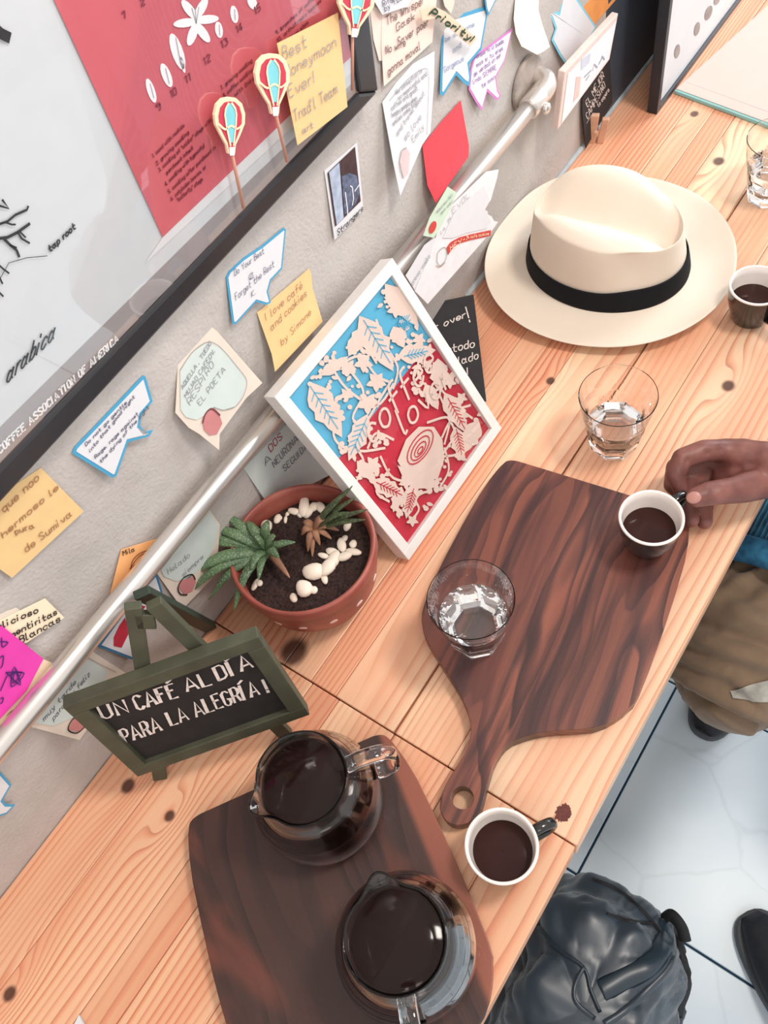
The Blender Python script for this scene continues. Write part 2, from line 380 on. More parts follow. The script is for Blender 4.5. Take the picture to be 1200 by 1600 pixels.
# ================================================================== WOODEN COUNTER
SEAM = .1545
KN = [(.7127, -.359, .0085, 2.2), (1.0774, -.1899, .009, 2.0), (1.1609, -.1168, .007, 1.6), (.6259, -.1693, .006, 1.5), (-.035, -.0982, .006, 2.6),
      (-.0361, -.0396, .008, 2.0), (-.2415, -.0726, .007, 2.6), (.172, -.103, .017, 3.0)]
PINE = wood_mat('knotty_pine', (244, 220, 188), (222, 150, 116), (160, 80, 58), 150, 6.0, KN, rough=.42, coat=.15, stretch=(1.4, 9.0), streak=.6, off=(.5, -.22), line=.72, tint=True)
counter = thing('wooden_counter', (.5, -.22, TZ), 'knotty pine plank counter running along the concrete wall', 'counter')
PLK = []
def plank(x0, x1, y0, y1, tint_=(1, 1, 1)):
    vs, fs = box(x0, x1, y0, y1, TZ - .040, TZ); o = obj('plank', vs, fs, PINE, counter); bevel(o, .0012, 2); PLK.append(o); o.color = (*tint_, 1); return o
RB = [0, -.056, -.1025, -.1390, -.1722, -.2470, -.3115, -.4530]; LB = [0, -.062, -.1425, -.1775, -.2480, -.3220, -.3880, -.4515]
RT = [(1, .86, .80), (.97, .82, .76), (1, .95, .90), (.94, .74, .66), (1, .97, .93), (1, .93, .87), (1, .98, .95)]; LT = [(.95, .80, .73), (.97, .84, .77), (.90, .72, .64), (.97, .86, .78), (.93, .77, .69), (.96, .85, .77), (.95, .83, .75)]
for a, b, tn in zip(RB[:-1], RB[1:], RT): g = .0009 if b == -.2470 else .0002; plank(SEAM + .0007, 2.3, b + g, a - (.0009 if a == -.2470 else .0002) - (.001 if a == 0 else 0), tn)
for a, b, tn in zip(LB[:-1], LB[1:], LT): plank(-1.0, SEAM - .0007, b + .0002, a - .0002 - (.001 if a == 0 else 0), tn)
LEGM = mat('black_steel', (30, 30, 32), .4, .6)
for lx in (-.8, .75 + .35, 2.1):
    for ly in (-.08, -.37): vs, fs = box(lx - .02, lx + .02, ly - .02, ly + .02, 0, TZ - .07); obj('leg', vs, fs, LEGM, counter)
vs, fs = merge(box(-.9, 2.2, -.10, -.06, TZ - .07, TZ - .041), box(-.9, 2.2, -.39, -.35, TZ - .07, TZ - .041)); obj('support_rail', vs, fs, LEGM, counter)
# coffee spill on the counter
sp = T(880, 1270); c_ = V((sp.x, sp.y, TZ + .0003)); ring = []
for i in range(40):
    th = i / 40 * 2 * math.pi; r = .0085 * (1 + .28 * noise.noise(V((math.cos(th) * 2, math.sin(th) * 2, 3))) + .14 * random.uniform(-1, 1)); ring.append(c_ + V((math.cos(th) * r * 1.05, math.sin(th) * r * .85, 0)))
vs, fs = prism(ring, V((0, 0, 1)), .0003); tag(obj('coffee_spill', vs, fs, mat('dried_coffee', (98, 38, 28), .25, var=.5, scale=400), loc=c_), 'small dark reddish coffee drop beside the cup near the counter edge', 'spill')
vs, fs = box(1.090, 2.2, -.002, -.0002, TZ + .002, 1.9); o = obj('shade_panel', vs, fs, mat('navy_wall_shade', (66, 76, 88), .45, var=.15, scale=9)); bevel(o, .001); tag(o, kind='structure')  # dark sheet added for the shade on the wall beside the black frame
vs, fs = tube([(.70, -.002, TZ + .002), (1.6, -.002, TZ + .002)], .0042, 8); tag(obj('lit_strip_bead', vs, fs, mat('lit_sealant_bead', (190, 200, 206), .4, var=.1, scale=60), None, True), kind='structure')  # joint bead, the lit strip along the wall foot put into its pale colour
vs, fs = prism([T(u, v, .004) for u, v in [(112, 1608), (123, 1586), (134, 1606), (150, 1660), (90, 1660)]], V((0, 0, 1)), .0035); tag(obj('paper_card', vs, fs, WHITE, None, loc=T(123, 1620, .001)), 'tip of a white card at the lower left edge of the counter view', 'card')
# ================================================================== PIPE
STEEL = mat('galvanised_steel', (226, 220, 214), .30, .85, var=.03, scale=20)
pz = .9655; pp = V((0, -.021, 0))
pipe = thing('wall_pipe', (.3, -.021, pz), 'galvanised steel conduit pipe running along the grey wall to an elbow', 'pipe')
xe = .842
vs, fs = tube([(-1.0, -.021, pz - .003), (xe, -.021, pz)], .0105, 24); obj('pipe_run', vs, fs, STEEL, pipe, True)
vs, fs = tube([(xe - .002, -.021, pz), (xe + .030, -.021, pz)], .0135, 24); o = obj('coupling', vs, fs, STEEL, pipe, True); bevel(o, .002)
el = spline([(xe + .026, -.021, pz), (xe + .042, -.021, pz + .002), (xe + .050, -.016, pz + .004), (xe + .052, .001, pz + .005)], 6)
vs, fs = tube(el, .0135, 20); obj('elbow', vs, fs, STEEL, pipe, True)
vs, fs = lathe([(.0, .001), (.006, .001), (.007, .003), (.007, .006), (.004, .008), (0.0005, .0085)], (0, 0, 0), 12, close=False)
vs = [V((xe + .016 + v[0], -.021 - .012 - v[2], pz - .006 + v[1])) for v in vs]; obj('screw', vs, fs, STEEL, pipe, True)
vs, fs = tube([(xe + .03, -.0005, pz + .01), (xe + .03, -.006, pz + .01)], .034, 32, up=(1, 0, 0)); o = obj('wall_plate', vs, fs, mat('weathered_plaster_plate', (170, 158, 150), .6, .1, var=.2, bump=.001), pipe); bevel(o, .002)
# ================================================================== POSTER
BLK = mat('black_wood_frame', (38, 38, 42), .32, var=.12, scale=30, coat=.2)
pf = wplane(300, 450, .020); pq = wplane(300, 450, .010)
po = thing('framed_poster', pf.at(300, 450), 'large black framed poster about coffee plants on the wall', 'poster')
def bar(nm, pts, pl, th, m, par, bv=.0015):
    vs, fs = prism([pl.at(u, v) for u, v in pts], pl.n, th); o = obj(nm, vs, fs, m, par); bevel(o, bv, 2); return o
bar('frame_rail', [(-130, 930), (593, 143), (562, 146), (-130, 869)], pf, .0195, BLK, po, .003)
bar('frame_rail', [(593, 143), (575, 0), (560, -110), (518, -110), (541, 0), (562, 146)], pf, .0195, BLK, po, .003)
# print, mounted behind the rails
bar('mount_board', [(-140, 860), (575, 160), (540, -110), (-140, -110)], wplane(300, 450, .0155), .007, mat('poster_paper', (208, 211, 214), .6, var=.015), po, .0001)
pr = wplane(300, 450, .0155)
patch('grey_band', [(-140, 806), (0, 667), (270, 400), (400, 272), (556, 124), (563, 158), (-140, 870)], pr, .0003, mat('grey_band_print', (156, 149, 149), .6, var=.02), po)
patch('white_margin', [(253, 371), (440, 198), (560, 88), (540, -110), (520, -110), (560, 100)][:0] or [(225, 412), (560, 102), (556, 75), (253, 371)], pr, .0006, mat('margin_print', (222, 222, 224), .6, var=.01), po)
patch('red_panel', [(83, 0), (253, 370), (556, 80), (518, -110), (33, -110)], pr, .0009, mat('coral_red_print', (206, 98, 108), .6, var=.02), po)
PW = mat('white_flower_print', (250, 244, 246), .7, var=.02); RD = mat('dark_red_print', (140, 45, 60), .7); PK = mat('black_print', (36, 36, 38), .7)
def blob(u, v, a, b, ang, n=14):
    ca, sa = math.cos(ang), math.sin(ang)
    return [(u + ca * a * math.cos(t) - sa * b * math.sin(t), v + sa * a * math.cos(t) + ca * b * math.sin(t)) for t in [2 * math.pi * i / n for i in range(n)]]
fl = [prism([pr.at(x, y, .0013) for x, y in blob(*q)], pr.n, .0001) for q in
      ((234, 141, 20, 6, 1.25), (258, 117, 20, 7, 1.2), (275, 80, 30, 9, 1.25), (283, 100, 14, 3, 1.3), (340, 46, 13, 6, 1.4), (364, 22, 14, 6, 1.4), (392, 3, 12, 7, 1.2))]
for ang in (-.1, .95, 1.9, 3.0, 4.05, 5.2): fl.append(prism([pr.at(x, y, .0014 + ang * .00002) for x, y in blob(304 + 17 * math.cos(ang), 32 + 22 * math.sin(ang), 19, 7, ang)], pr.n, .0001))
for f_ in fl: obj('flower_drawing', *f_, PW, po)
vs, fs = merge(*[ribbon([pr.at(x, y, .0017) for x, y in l], .0006, pr.n) for l in ([(304, 36), (297, 12)], [(304, 36), (302, 8)], [(304, 36), (308, 10)], [(232, 130), (238, 152)], [(256, 106), (262, 130)], [(272, 58), (280, 100)], [(340, 38), (341, 54)], [(364, 14), (365, 30)])]); obj('drawing_lines', vs, fs, INKG, po)['kind'] = 'stuff'
tx = []
for s, a, b in (('1', (189, 30), (194, 27)), ('2', (219, 9), (224, 6)), ('9', (243, 174), (249, 170)), ('10', (266, 152), (274, 146)), ('11', (289, 130), (296, 124)), ('12', (318, 101), (327, 94)), ('13', (345, 75), (354, 68)), ('14', (369, 51), (377, 45)), ('15', (397, 22), (405, 15))):
    tx.append(write(pr, s, a, b, 10, .0011, (-.35, -1), off=.0014, jit=0))
for s, a, b in (('1. seed with radicle', (237, 246), (286, 197)), ('2. growing seedling', (243, 258), (293, 208)), ('3. seedling at "soldier" stage with', (247, 268), (328, 189)), ('parchment intact', (259, 272), (300, 232)), ('4. seedling with hypocotyl', (257, 290), (318, 228)),
                ('5. seedling after parchment is', (262, 302), (335, 231)), ('6. cotyledon leaves, or', (266, 313), (320, 262)), ('"butterfly" stage', (276, 315), (315, 281)), ('7. growing seedling', (344, 140), (392, 96)), ('8. coffee seedling of', (348, 152), (400, 103)),
                ('with 2nd pair', (366, 150), (404, 115)), ('9. branches of coffee', (430, 54), (492, -4)), ('10. orthotropic leaves', (432, 66), (500, 2)), ('11. vertical stem', (436, 77), (480, 36)), ('12. branches', (440, 86), (475, 52))):
    tx.append(write(pr, s, a, b, 5.5, .00075, (-.4, -1), off=.0014, jit=.05))
vs, fs = merge(*tx); obj('caption_lettering', vs, fs, RD, po)['kind'] = 'stuff'
tx = [write(pr, 'tap root', (76, 393), (116, 356), 9, .0012, (-.4, -1), off=.0012, jit=.05),
      write(pr, 'arabica', (8, 598), (82, 528), 27, .0014, (.05, -1), off=.0012, jit=.1, slant=.35)]
for l, wdt in (([(-5, 440), (12, 410), (40, 402), (72, 399)], .0005), ([(-5, 320), (12, 325), (2, 312)], .0016), ([(-5, 350), (10, 345), (22, 335), (40, 327), (42, 322)], .0016), ([(8, 347), (16, 350), (22, 350)], .0012), ([(-5, 372), (10, 370), (26, 362), (44, 349)], .002),
            ([(26, 362), (32, 372), (44, 379)], .0014), ([(30, 362), (38, 370)], .0012), ([(4, 372), (14, 382), (24, 390), (28, 400)], .0018), ([(14, 382), (24, 386)], .001), ([(-5, 412), (4, 420), (12, 426)], .0012), ([(-4, 430), (2, 442)], .0012), ([(-4, 455), (3, 462)], .0012), ([(-8, 45), (0, 52), (10, 57)], .006)):
    tx.append(ribbon([pr.at(x, y, .0012) for x, y in l], wdt, pr.n))
vs, fs = merge(*tx); obj('root_drawing', vs, fs, PK, po)['kind'] = 'stuff'
vs, fs = write(pr, 'SPECIALTY COFFEE ASSOCIATION OF AMERICA', (-75, 778), (184, 532), 10.5, .0016, (-.45, -1), slant=0, jit=0, off=.0009, smooth=False); obj('association_lettering', vs, fs, mat('white_print', (240, 238, 238), .7), po)
vs, fs = prism([wplane(300, 450, .0182).at(u, v) for u, v in [(-130, 870), (562, 150), (530, -110), (-130, -110)]], V((0, -1, 0)), .0008); obj('glass_pane', vs, fs, clear_mat('picture_glass', .16), po)
# ================================================================== balloon picks
PKW = mat('pick_wood', (205, 150, 130), .6); PKC = mat('cream_card_edge', (246, 226, 190), .6); PKR = mat('red_card_print', (206, 62, 84), .6); PKB = mat('aqua_card_print', (130, 212, 222), .6); PKWh = mat('white_card_print', (245, 240, 238), .6)
def balloon(top, w_, neck, base, label, d=.03):
    """hot-air-balloon cut-out on a stick: pixel of balloon top, half width, neck pixel, stick foot pixel"""
    pl = wplane(neck[0], neck[1], d); t = thing('balloon_pick', pl.at(*base), label, 'decoration', 'balloon picks along the poster frame')
    ax = V((neck[0] - top[0], neck[1] - top[1])); L = ax.length; a = ax / L; b = V((-a[1], a[0]))
    def P(s, q): return (top[0] + a[0] * s * L + b[0] * q * w_, top[1] + a[1] * s * L + b[1] * q * w_)
    def shp(k): return [P(.5 + (s - .5) * (1 if k == 1 else (.86 if k > .7 else .8)), q * k) for s, q in ((0, 0), (.02, .45), (.12, .82), (.3, 1), (.48, .95), (.68, .62), (.85, .3), (1, .22), (1, -.22), (.85, -.3), (.68, -.62), (.48, -.95), (.3, -1), (.12, -.82), (.02, -.45))]
    v0, f0 = prism([pl.at(*q) for q in shp(1)], pl.n, .0022); obj('balloon_card', v0, f0, PKC, t)
    patch('red_gores', shp(.76), pl, .0003, PKR, t); 
    patch('aqua_gore', [P(s, q) for s, q in ((.1, 0), (.14, .22), (.3, .33), (.5, .3), (.8, .12), (.8, -.12), (.5, -.3), (.3, -.33), (.14, -.22))], pl, .0006, PKB, t)
    vs, fs = merge(*[ribbon(spline([pl.at(*P(s, q), .0009) for s, q in l], 3), .0016, pl.n) for l in (((.46, -.8), (.56, -.4), (.5, 0), (.56, .4), (.46, .8)), ((.1, .1), (.3, .38), (.85, .1)), ((.1, -.1), (.3, -.38), (.85, -.1)))]); obj('cream_swags', vs, fs, PKC, t)
    patch('basket', [P(.88, .17), P(1.03, .15), P(1.03, -.15), P(.88, -.17)], pl, .0006, PKWh, t)
    vs, fs = tube([pl.at(*P(.7, 0), -.003), pl.at(*base, -.003)], .0014, 8); obj('stick', vs, fs, PKW, t, True)
balloon((358, 152), 24, (362, 240), (385, 327), 'lowest balloon pick with red and aqua gores, clear of the yellow note', .026)
balloon((424, 84), 27, (430, 178), (453, 254), 'middle balloon pick, right beside the yellow sticky note')
balloon((560, -35), 29, (553, 55), (555, 142), 'highest balloon pick, at the corner of the poster frame', .03)
# ================================================================== NOTES ON THE WALL
def sq(o): return o
U1 = (-.22, -1)
note('sticky_note', 'yellow sticky note stuck on the poster glass reading Best Honeymoon Ever', 'note', [(433, 68), (528, 20), (543, 167), (465, 227)], wplane(480, 40, .0235, 4), YEL,
     texts=[('Best', (442, 94), (478, 73), 19), ('Honeymoon', (446, 122), (524, 72), 17), ('Ever!', (451, 152), (492, 127), 18), ("Trad'l Team", (459, 190), (526, 145), 17), ('art', (472, 208), (488, 199), 9)], ink=INKG, up=U1, wd=.0008)
pol = note('instant_photo', 'instant photo with a white border and the word Strangers', 'photo', [(507, 267), (558, 223), (568, 328), (523, 375)], wplane(530, 250, .001, 2), WHITE,
     texts=[('Strangers', (526.5, 368), (566, 328), 8.5)], up=(-.1, -1), wd=.0009, ink=INKD,
     patches=[('dark_picture', [(511, 270), (554, 229), (563, 314), (523, 354)], mat('dark_photo_print', (66, 46, 50), .3, var=.35, scale=150))])
pp_ = wplane(530, 250, .001, 2)
patch('window_light', [(513, 269), (529, 254), (536, 340), (525, 351)], pp_, .0009, mat('blue_photo_print', (176, 190, 212), .3, var=.25, scale=90), pol)
patch('blue_figures', [(533, 275), (545, 270), (556, 274), (561, 300), (555, 318), (543, 332), (537, 335)], pp_, .0009, mat('slate_photo_print', (92, 104, 130), .3, var=.5, scale=220), pol)
vs, fs = merge(*[ribbon([pp_.at(x, y, .0012) for x, y in l], .0012, pp_.n) for l in ([(538, 300), (541, 322), (542, 335)], [(549, 292), (551, 310), (549, 320)], [(553, 298), (560, 288)], [(546, 290), (549, 292)])]); obj('figure_highlights', vs, fs, PW, pol)
q = lambda pts: px(pts, 6, 330, 340)
note('speech_bubble_note', 'blue edged speech bubble note between poster and yellow cookies note, ending the rest', 'note', q([(680, 95), (700, 110), (665, 480), (560, 590), (532, 690), (560, 795), (520, 820), (420, 790), (230, 1000), (200, 995), (140, 560), (170, 500), (300, 380), (480, 260)]), wplane(400, 400, .0015, 5), WHITE, border=BLUE,
     texts=[('Do Your Best', *q([(215, 545), (490, 330)]), 9), ('&', *q([(345, 590), (385, 560)]), 9), ('Forget the Rest', *q([(225, 775), (585, 455)]), 10), ('K.', *q([(375, 745), (415, 710)]), 8)], up=(-.2, -1), wd=.0005)
note('sticky_note', 'yellow sticky note behind the white art frame, reading I love cafe and cookies', 'note', q([(430, 890), (920, 480), (938, 530), (950, 660), (1045, 975), (600, 1445), (568, 1280)]), wplane(440, 450, .0015, 10), YEL,
     texts=[('I love café', *q([(510, 965), (850, 660)]), 11), ('and cookies', *q([(560, 1060), (890, 730)]), 11), ('by Simone', *q([(655, 1200), (930, 905)]), 10)], up=(-.28, -1), wd=.0006, ink=mat('brown_pencil', (150, 105, 85), .8))
q = lambda pts: px(pts, 6, 240, 480)
note('cup_note', 'cream note with a grey speech balloon reading respiro el poeta', 'note', q([(550, 190), (600, 230), (1020, 710), (870, 850), (700, 1080), (620, 1190), (615, 1340), (430, 1190), (330, 1130), (205, 990), (230, 520), (330, 370), (450, 240)]), wplane(330, 540, .002, 9), CREAM,
     patches=[('balloon_print', q([(245, 590), (360, 420), (500, 325), (620, 375), (780, 560), (868, 690), (835, 830), (760, 930), (650, 962), (560, 935), (480, 1010), (400, 1055), (300, 1030), (250, 960)]), PALE),
              ('cup_print', q([(455, 1080), (480, 1000), (540, 950), (615, 1010), (640, 1090), (590, 1190), (520, 1200), (470, 1150)]), CUPPINK)],
     texts=[('AQUELLA , TUEDO', *q([(268, 770), (535, 345)]), 5.5), ('MUJAO CAEEOV.', *q([(300, 850), (575, 410)]), 6), ('RESPIRO', *q([(335, 915), (560, 545)]), 8.5), ('EL POETA', *q([(430, 920), (670, 590)]), 7.5)], ink=INKG, wd=.0007, up=(-.75, -.8),
     lines=[('balloon_outline', q([(245, 590), (360, 420), (500, 325), (620, 375), (780, 560), (868, 690), (835, 830), (760, 930), (650, 962), (560, 935)]), .0006, GREY), ('cup_outline', q([(455, 1080), (480, 1000), (540, 950), (615, 1010)]), .0018, mat('maroon_print', (120, 60, 62), .8))])
q = lambda pts: px(pts, 3, 0, 400)
note('speech_bubble_note', 'blue edged speech bubble note just under the poster reading rage against the dying', 'note', q([(670, 560), (682, 565), (716, 682), (664, 742), (655, 795), (680, 825), (718, 815), (700, 845), (602, 872), (545, 1032), (525, 1040), (338, 925), (350, 895), (480, 760)]), wplane(200, 620, .0015, 5), WHITE, border=BLUE, bw=.003,
     texts=[('Do not go gentle', *q([(400, 890), (590, 690)]), 4.6), ('into that good night', *q([(420, 918), (628, 662)]), 4.6), ('Rage, rage against', *q([(445, 948), (645, 742)]), 4.8), ('the dying of the light', *q([(470, 970), (695, 712)]), 4.8)], up=(-.6, -.9), wd=.0006)
q = lambda pts: px(pts, 8, 0, 720)
note('sticky_note', 'large yellow sticky note under the lower left of the poster frame', 'note', [(64, 731), (131, 799), (19, 903), (-30, 868), (-10, 780)], wplane(60, 740, .001, 3), YEL,
     texts=[('que noo', *q([(40, 640), (480, 230)]), 11), ('hermoso le', *q([(30, 960), (720, 350)]), 9), ('pura', *q([(190, 910), (420, 830)]), 9), ('de Sumiva', *q([(320, 1140), (890, 680)]), 10)], up=(-.6, -.9), wd=.0009, ink=INKB)
q = lambda pts: px(pts, 3.529, 0, 880)
note('paper_note', 'small cream slip tucked behind the mentiritas note', 'note', q([(-60, 310), (90, 245), (160, 290), (60, 380), (-40, 400)]), wplane(20, 960, .001, 2), CREAM)
note('paper_note', 'cream note in dark marker reading mentiritas blancas, beside the magenta note', 'note', q([(250, 195), (355, 300), (145, 440), (-20, 440), (-70, 345), (0, 318)]), wplane(60, 940, .003, 3), mat('pale_yellow_paper', (247, 230, 200), .85, var=.02),
     texts=[('delicioso', *q([(-55, 380), (205, 268)]), 9), ('mentiritas', *q([(55, 410), (310, 278)]), 9), ('Blancas', *q([(110, 438), (328, 318)]), 10)], up=(-.35, -1), wd=.0011, ink=INKD)
MAG = mat('magenta_paper', (226, 62, 170), .8, var=.04); VIO = mat('violet_marker', (70, 28, 110), .8)
note('sticky_note', 'magenta sticky note with violet scribbled stars, left of the steel pipe', 'note', q([(10, 345), (240, 528), (150, 700), (-20, 880), (-90, 800), (-60, 400)]), wplane(10, 980, .005, 4), MAG,
     lines=[('star_scribble', q(l), .0012, VIO) for l in ([(30, 600), (130, 605), (60, 680), (75, 570), (110, 670), (30, 600)], [(40, 615), (115, 600), (70, 660), (80, 590), (100, 640)], [(35, 620), (0, 700)], [(0, 430), (40, 435), (10, 460), (5, 410)], [(-5, 520), (15, 510), (10, 560), (0, 575)], [(0, 745), (14, 740), (10, 765), (0, 770)])])
note('paper_note', 'curled beige strip between the magenta note and the steel pipe', 'note', q([(235, 528), (300, 555), (245, 640), (60, 860), (-20, 960), (-20, 905), (45, 765), (150, 600)]), wplane(40, 1080, .008, 3), mat('beige_paper', (238, 214, 186), .85, var=.03),
     texts=[('n', *q([(160, 615), (180, 605)]), 4), ('R', *q([(75, 760), (105, 735)]), 6), ('P', *q([(35, 835), (65, 815)]), 5)], ink=INKB, up=(.6, -.8))
note('speech_bubble_note', 'small blue edged speech bubble note low on the wall near the counter', 'note', [(-22, 1190), (2, 1208), (18, 1226), (4, 1250), (10, 1257), (24, 1257), (10, 1272), (-22, 1282)], wplane(0, 1230, .002, 4), WHITE, border=BLUE, bw=.0022)
q = lambda pts: px(pts, 4.8, 150, 780)
ORG = mat('orange_paper', (244, 180, 120), .85, var=.03)
note('sticky_note', 'orange sticky note marked Mila, half behind the steel pipe', 'note', q([(190, 380), (480, 290), (560, 330), (300, 700), (105, 725)]), wplane(190, 860, .0015, 4), ORG, texts=[('Mila', *q([(200, 420), (285, 385)]), 7)], up=(-.3, -1), wd=.0008, ink=INKD,
     lines=[('arc_scribble', q(l), .0010, mat('brown_marker', (130, 66, 44), .8)) for l in ([(430, 370), (330, 400), (270, 460), (255, 540)], [(400, 390), (320, 425), (262, 500)], [(370, 440), (300, 480), (250, 520)])])
BLUED = mat('deep_blue_edge_print', (50, 118, 160), .8)
note('speech_bubble_note', 'blue edged note with a red drawing, behind the easel top and the pipe', 'note', q([(455, 555), (500, 700), (462, 780), (400, 800), (275, 1205), (15, 1105), (240, 800)]), wplane(220, 930, .0015, 3), WHITE, border=BLUED, bw=.0025,
     patches=[('red_drawing', q([(280, 790), (370, 800), (330, 862), (285, 845)]), mat('red_marker_print', (186, 40, 62), .8, var=.1)), ('red_drawing', q([(215, 885), (245, 1000), (190, 1112), (130, 1100), (130, 1035), (170, 950)]), MATS.get('red_marker_print'))])
MATS.get('red_marker_print')
note('cup_note', 'cup note pinned low between the pipe and the potted plant', 'note', q([(850, 80), (930, 190), (905, 560), (650, 825), (455, 555), (640, 300)]), wplane(300, 850, .0015, 4), CREAM,
     patches=[('balloon_print', q([(850, 95), (915, 200), (890, 330), (830, 470), (700, 590), (600, 615), (510, 580), (485, 530), (600, 380)]), PALE), ('cup_print', q([(615, 660), (650, 590), (720, 565), (750, 620), (720, 690), (660, 715)]), CUPPINK)],
     texts=[('Helado', *q([(540, 560), (700, 430)]), 8), ('siempre', *q([(650, 580), (800, 440)]), 7)], ink=INKG, up=(-.5, -1), lines=[('cup_outline', q([(740, 600), (715, 562), (650, 590), (612, 660), (630, 710), (680, 715)]), .0016, INKD)])
q = lambda pts: px(pts, 3.529, 0, 880)
note('cup_note', 'cup note reading muy tarde para ser feliz, left of the chalkboard sign', 'note', q([(515, 490), (700, 610), (560, 800), (440, 975), (160, 900), (420, 590)]), wplane(130, 1050, .0015, 5), CREAM,
     patches=[('balloon_print', q([(480, 520), (600, 600), (520, 720), (400, 850), (290, 897), (200, 880), (185, 850), (330, 680)]), PALE), ('cup_print', q([(375, 915), (400, 860), (460, 850), (480, 880), (440, 930)]), CUPPINK)],
     texts=[('muy tarde', *q([(240, 870), (415, 660)]), 7), ('para ser feliz', *q([(292, 865), (492, 615)]), 7)], up=(-.5, -1), wd=.0007, lines=[('balloon_outline', q([(480, 520), (640, 600)]), .0005, GREY), ('cup_outline', q([(440, 850), (400, 855), (372, 915), (420, 935), (465, 900)]), .0014, INKD)])
note('cup_note', 'pale note reading a dos neuronas, behind the plant pot under the art frame', 'note', [(381, 732), (480, 630), (560, 720), (420, 790)], wplane(430, 700, .0015, 3), PALE,
     texts=[('A', (414, 727), (422, 718), 9), ('NEURONAS', (428, 730), (470, 682), 9), ('SEGUIDAS', (444, 736), (486, 694), 8)], up=(-.6, -.9), wd=.0009,
     lines=[])
pn = wplane(430, 700, .0015, 3); vs, fs = write(pn, 'DOS', (422, 706), (440, 684), 9, .0011, (-.6, -.9), off=.001); tag(obj('red_lettering', vs, fs, mat('red_pen', (170, 50, 70), .8), bpy.data.objects[[o.name for o in bpy.data.objects if o.name.startswith('cup_note')][-1]]), 'red handwriting')
q = lambda pts: px(pts, 4, 560, 0)
PEACH = mat('peach_paper', (240, 218, 206), .85, var=.03)
note('paper_note', 'narrow pinkish slip beside the right edge of the poster frame', 'note', q([(70, 30), (150, 60), (148, 380), (130, 380), (95, 250)]), wplane(585, 50, .001, 2), PEACH)
note('paper_note', 'peach note right of the poster corner, with five loose lines of writing', 'note', q([(148, 60), (495, -60), (462, 262), (160, 540), (145, 300)]), wplane(640, 20, .002, 3), PEACH,
     texts=[('The Whisper', *q([(170, 155), (405, 20)]), 13), ('Gask', *q([(235, 195), (345, 115)]), 11), ('Saver poer', *q([(245, 285), (432, 155)]), 12), ('No wire', *q([(168, 335), (290, 285)]), 12), ('gonna moval', *q([(182, 470), (382, 305)]), 12)], up=(-.15, -1), wd=.0009, ink=mat('sepia_ink', (120, 95, 95), .8))
note('paper_note', 'white slip at the very top of the wall above the peach note', 'note', q([(60, -60), (400, -120), (310, 40), (150, 92)]), wplane(600, 0, .004, 2), WHITE, texts=[('Ring Love', *q([(150, 40), (300, -60)]), 9), ('by You', *q([(160, 70), (270, -5)]), 8)], wd=.0007)
note('cup_note', 'long white curled cup note hanging beside the red note', 'note', q([(476, 320), (472, 520), (450, 830), (400, 905), (262, 1225), (215, 1000), (150, 640), (235, 520), (340, 400)]), wplane(660, 100, .002, 8), WHITE,
     patches=[('cup_print', q([(255, 1010), (270, 950), (300, 925), (320, 960), (310, 1080), (280, 1115)]), mat('pale_pink_cup_print', (226, 196, 196), .85))],
     texts=[('We connection is', *q([(235, 590), (395, 450)]), 7), ('so meaningful and', *q([(250, 625), (425, 470)]), 7), ('coffee and great', *q([(205, 690), (370, 560)]), 7), ('happy people when', *q([(210, 730), (365, 620)]), 7), ('smiles come too', *q([(215, 785), (360, 650)]), 7), ('and travel about', *q([(240, 850), (410, 590)]), 7), ('so love', *q([(290, 880), (390, 740)]), 9), ('Emily', *q([(340, 890), (405, 800)]), 8)], ink=INKG, up=(-.5, -1), wd=.0006,
     lines=[('balloon_outline', q([(190, 630), (300, 500), (400, 430), (435, 460), (432, 650), (425, 840)]), .0005, GREY), ('cup_outline', q([(275, 1110), (252, 1040), (262, 950), (296, 922)]), .0008, GREY)])
pbl = note('speech_bubble_note', 'blue edged speech bubble note with the Priority strip across it', 'note', q([(800, 38), (806, 90), (768, 310), (692, 400), (702, 480), (692, 540), (660, 520), (610, 470), (530, 600), (510, 590), (522, 160), (600, 100)]), wplane(725, 50, .0015, 5), WHITE, border=BLUE, bw=.0035,
     texts=[('be awesome', *q([(540, 260), (720, 160)]), 7), ('and', *q([(590, 330), (640, 290)]), 8), ('Gorgeous', *q([(535, 450), (655, 375)]), 8)], ink=mat('light_blue_pen', (150, 170, 200), .8), wd=.0007)
note('paper_strip', 'tan paper strip with green hand lettering reading Priority', 'note', q([(385, 62), (470, 38), (540, 70), (742, 240), (700, 290), (620, 220), (500, 110), (400, 130)]), wplane(700, 40, .010, 2), mat('tan_paper', (232, 206, 180), .85, var=.03),
     texts=[('Priority!', *q([(438, 88), (705, 262)]), 11)], up=(.55, -.8), wd=.0019, ink=mat('green_brush_ink', (36, 66, 44), .8))
note('speech_bubble_note', 'pink edged speech bubble note between the Priority bubble and the pipe', 'note', q([(965, 175), (915, 380), (860, 480), (870, 560), (892, 600), (865, 628), (805, 572), (772, 692), (735, 640), (690, 560), (700, 440), (722, 355)]), wplane(765, 90, .002, 5), mat('pale_pink_paper', (244, 232, 242), .85), border=PINKE, bw=.0025,
     texts=[('Aunque no lo puede', *q([(725, 370), (905, 265)]), 7), ('mas si tu eres', *q([(735, 420), (900, 310)]), 7), ('de verdad un ser', *q([(720, 480), (890, 350)]), 7), ('lindo SIEMPRE', *q([(715, 525), (860, 430)]), 7), ('te amo', *q([(770, 550), (850, 490)]), 7)], ink=mat('purple_pen', (130, 110, 165), .8), up=(-.3, -1), wd=.0007)
note('speech_bubble_note', 'blue edged speech bubble note cut by the top of the view, above Priority', 'note', q([(780, -80), (900, -70), (850, 20), (812, 98), (798, 60)]), wplane(765, 0, .004, 3), WHITE, border=BLUE, bw=.002)
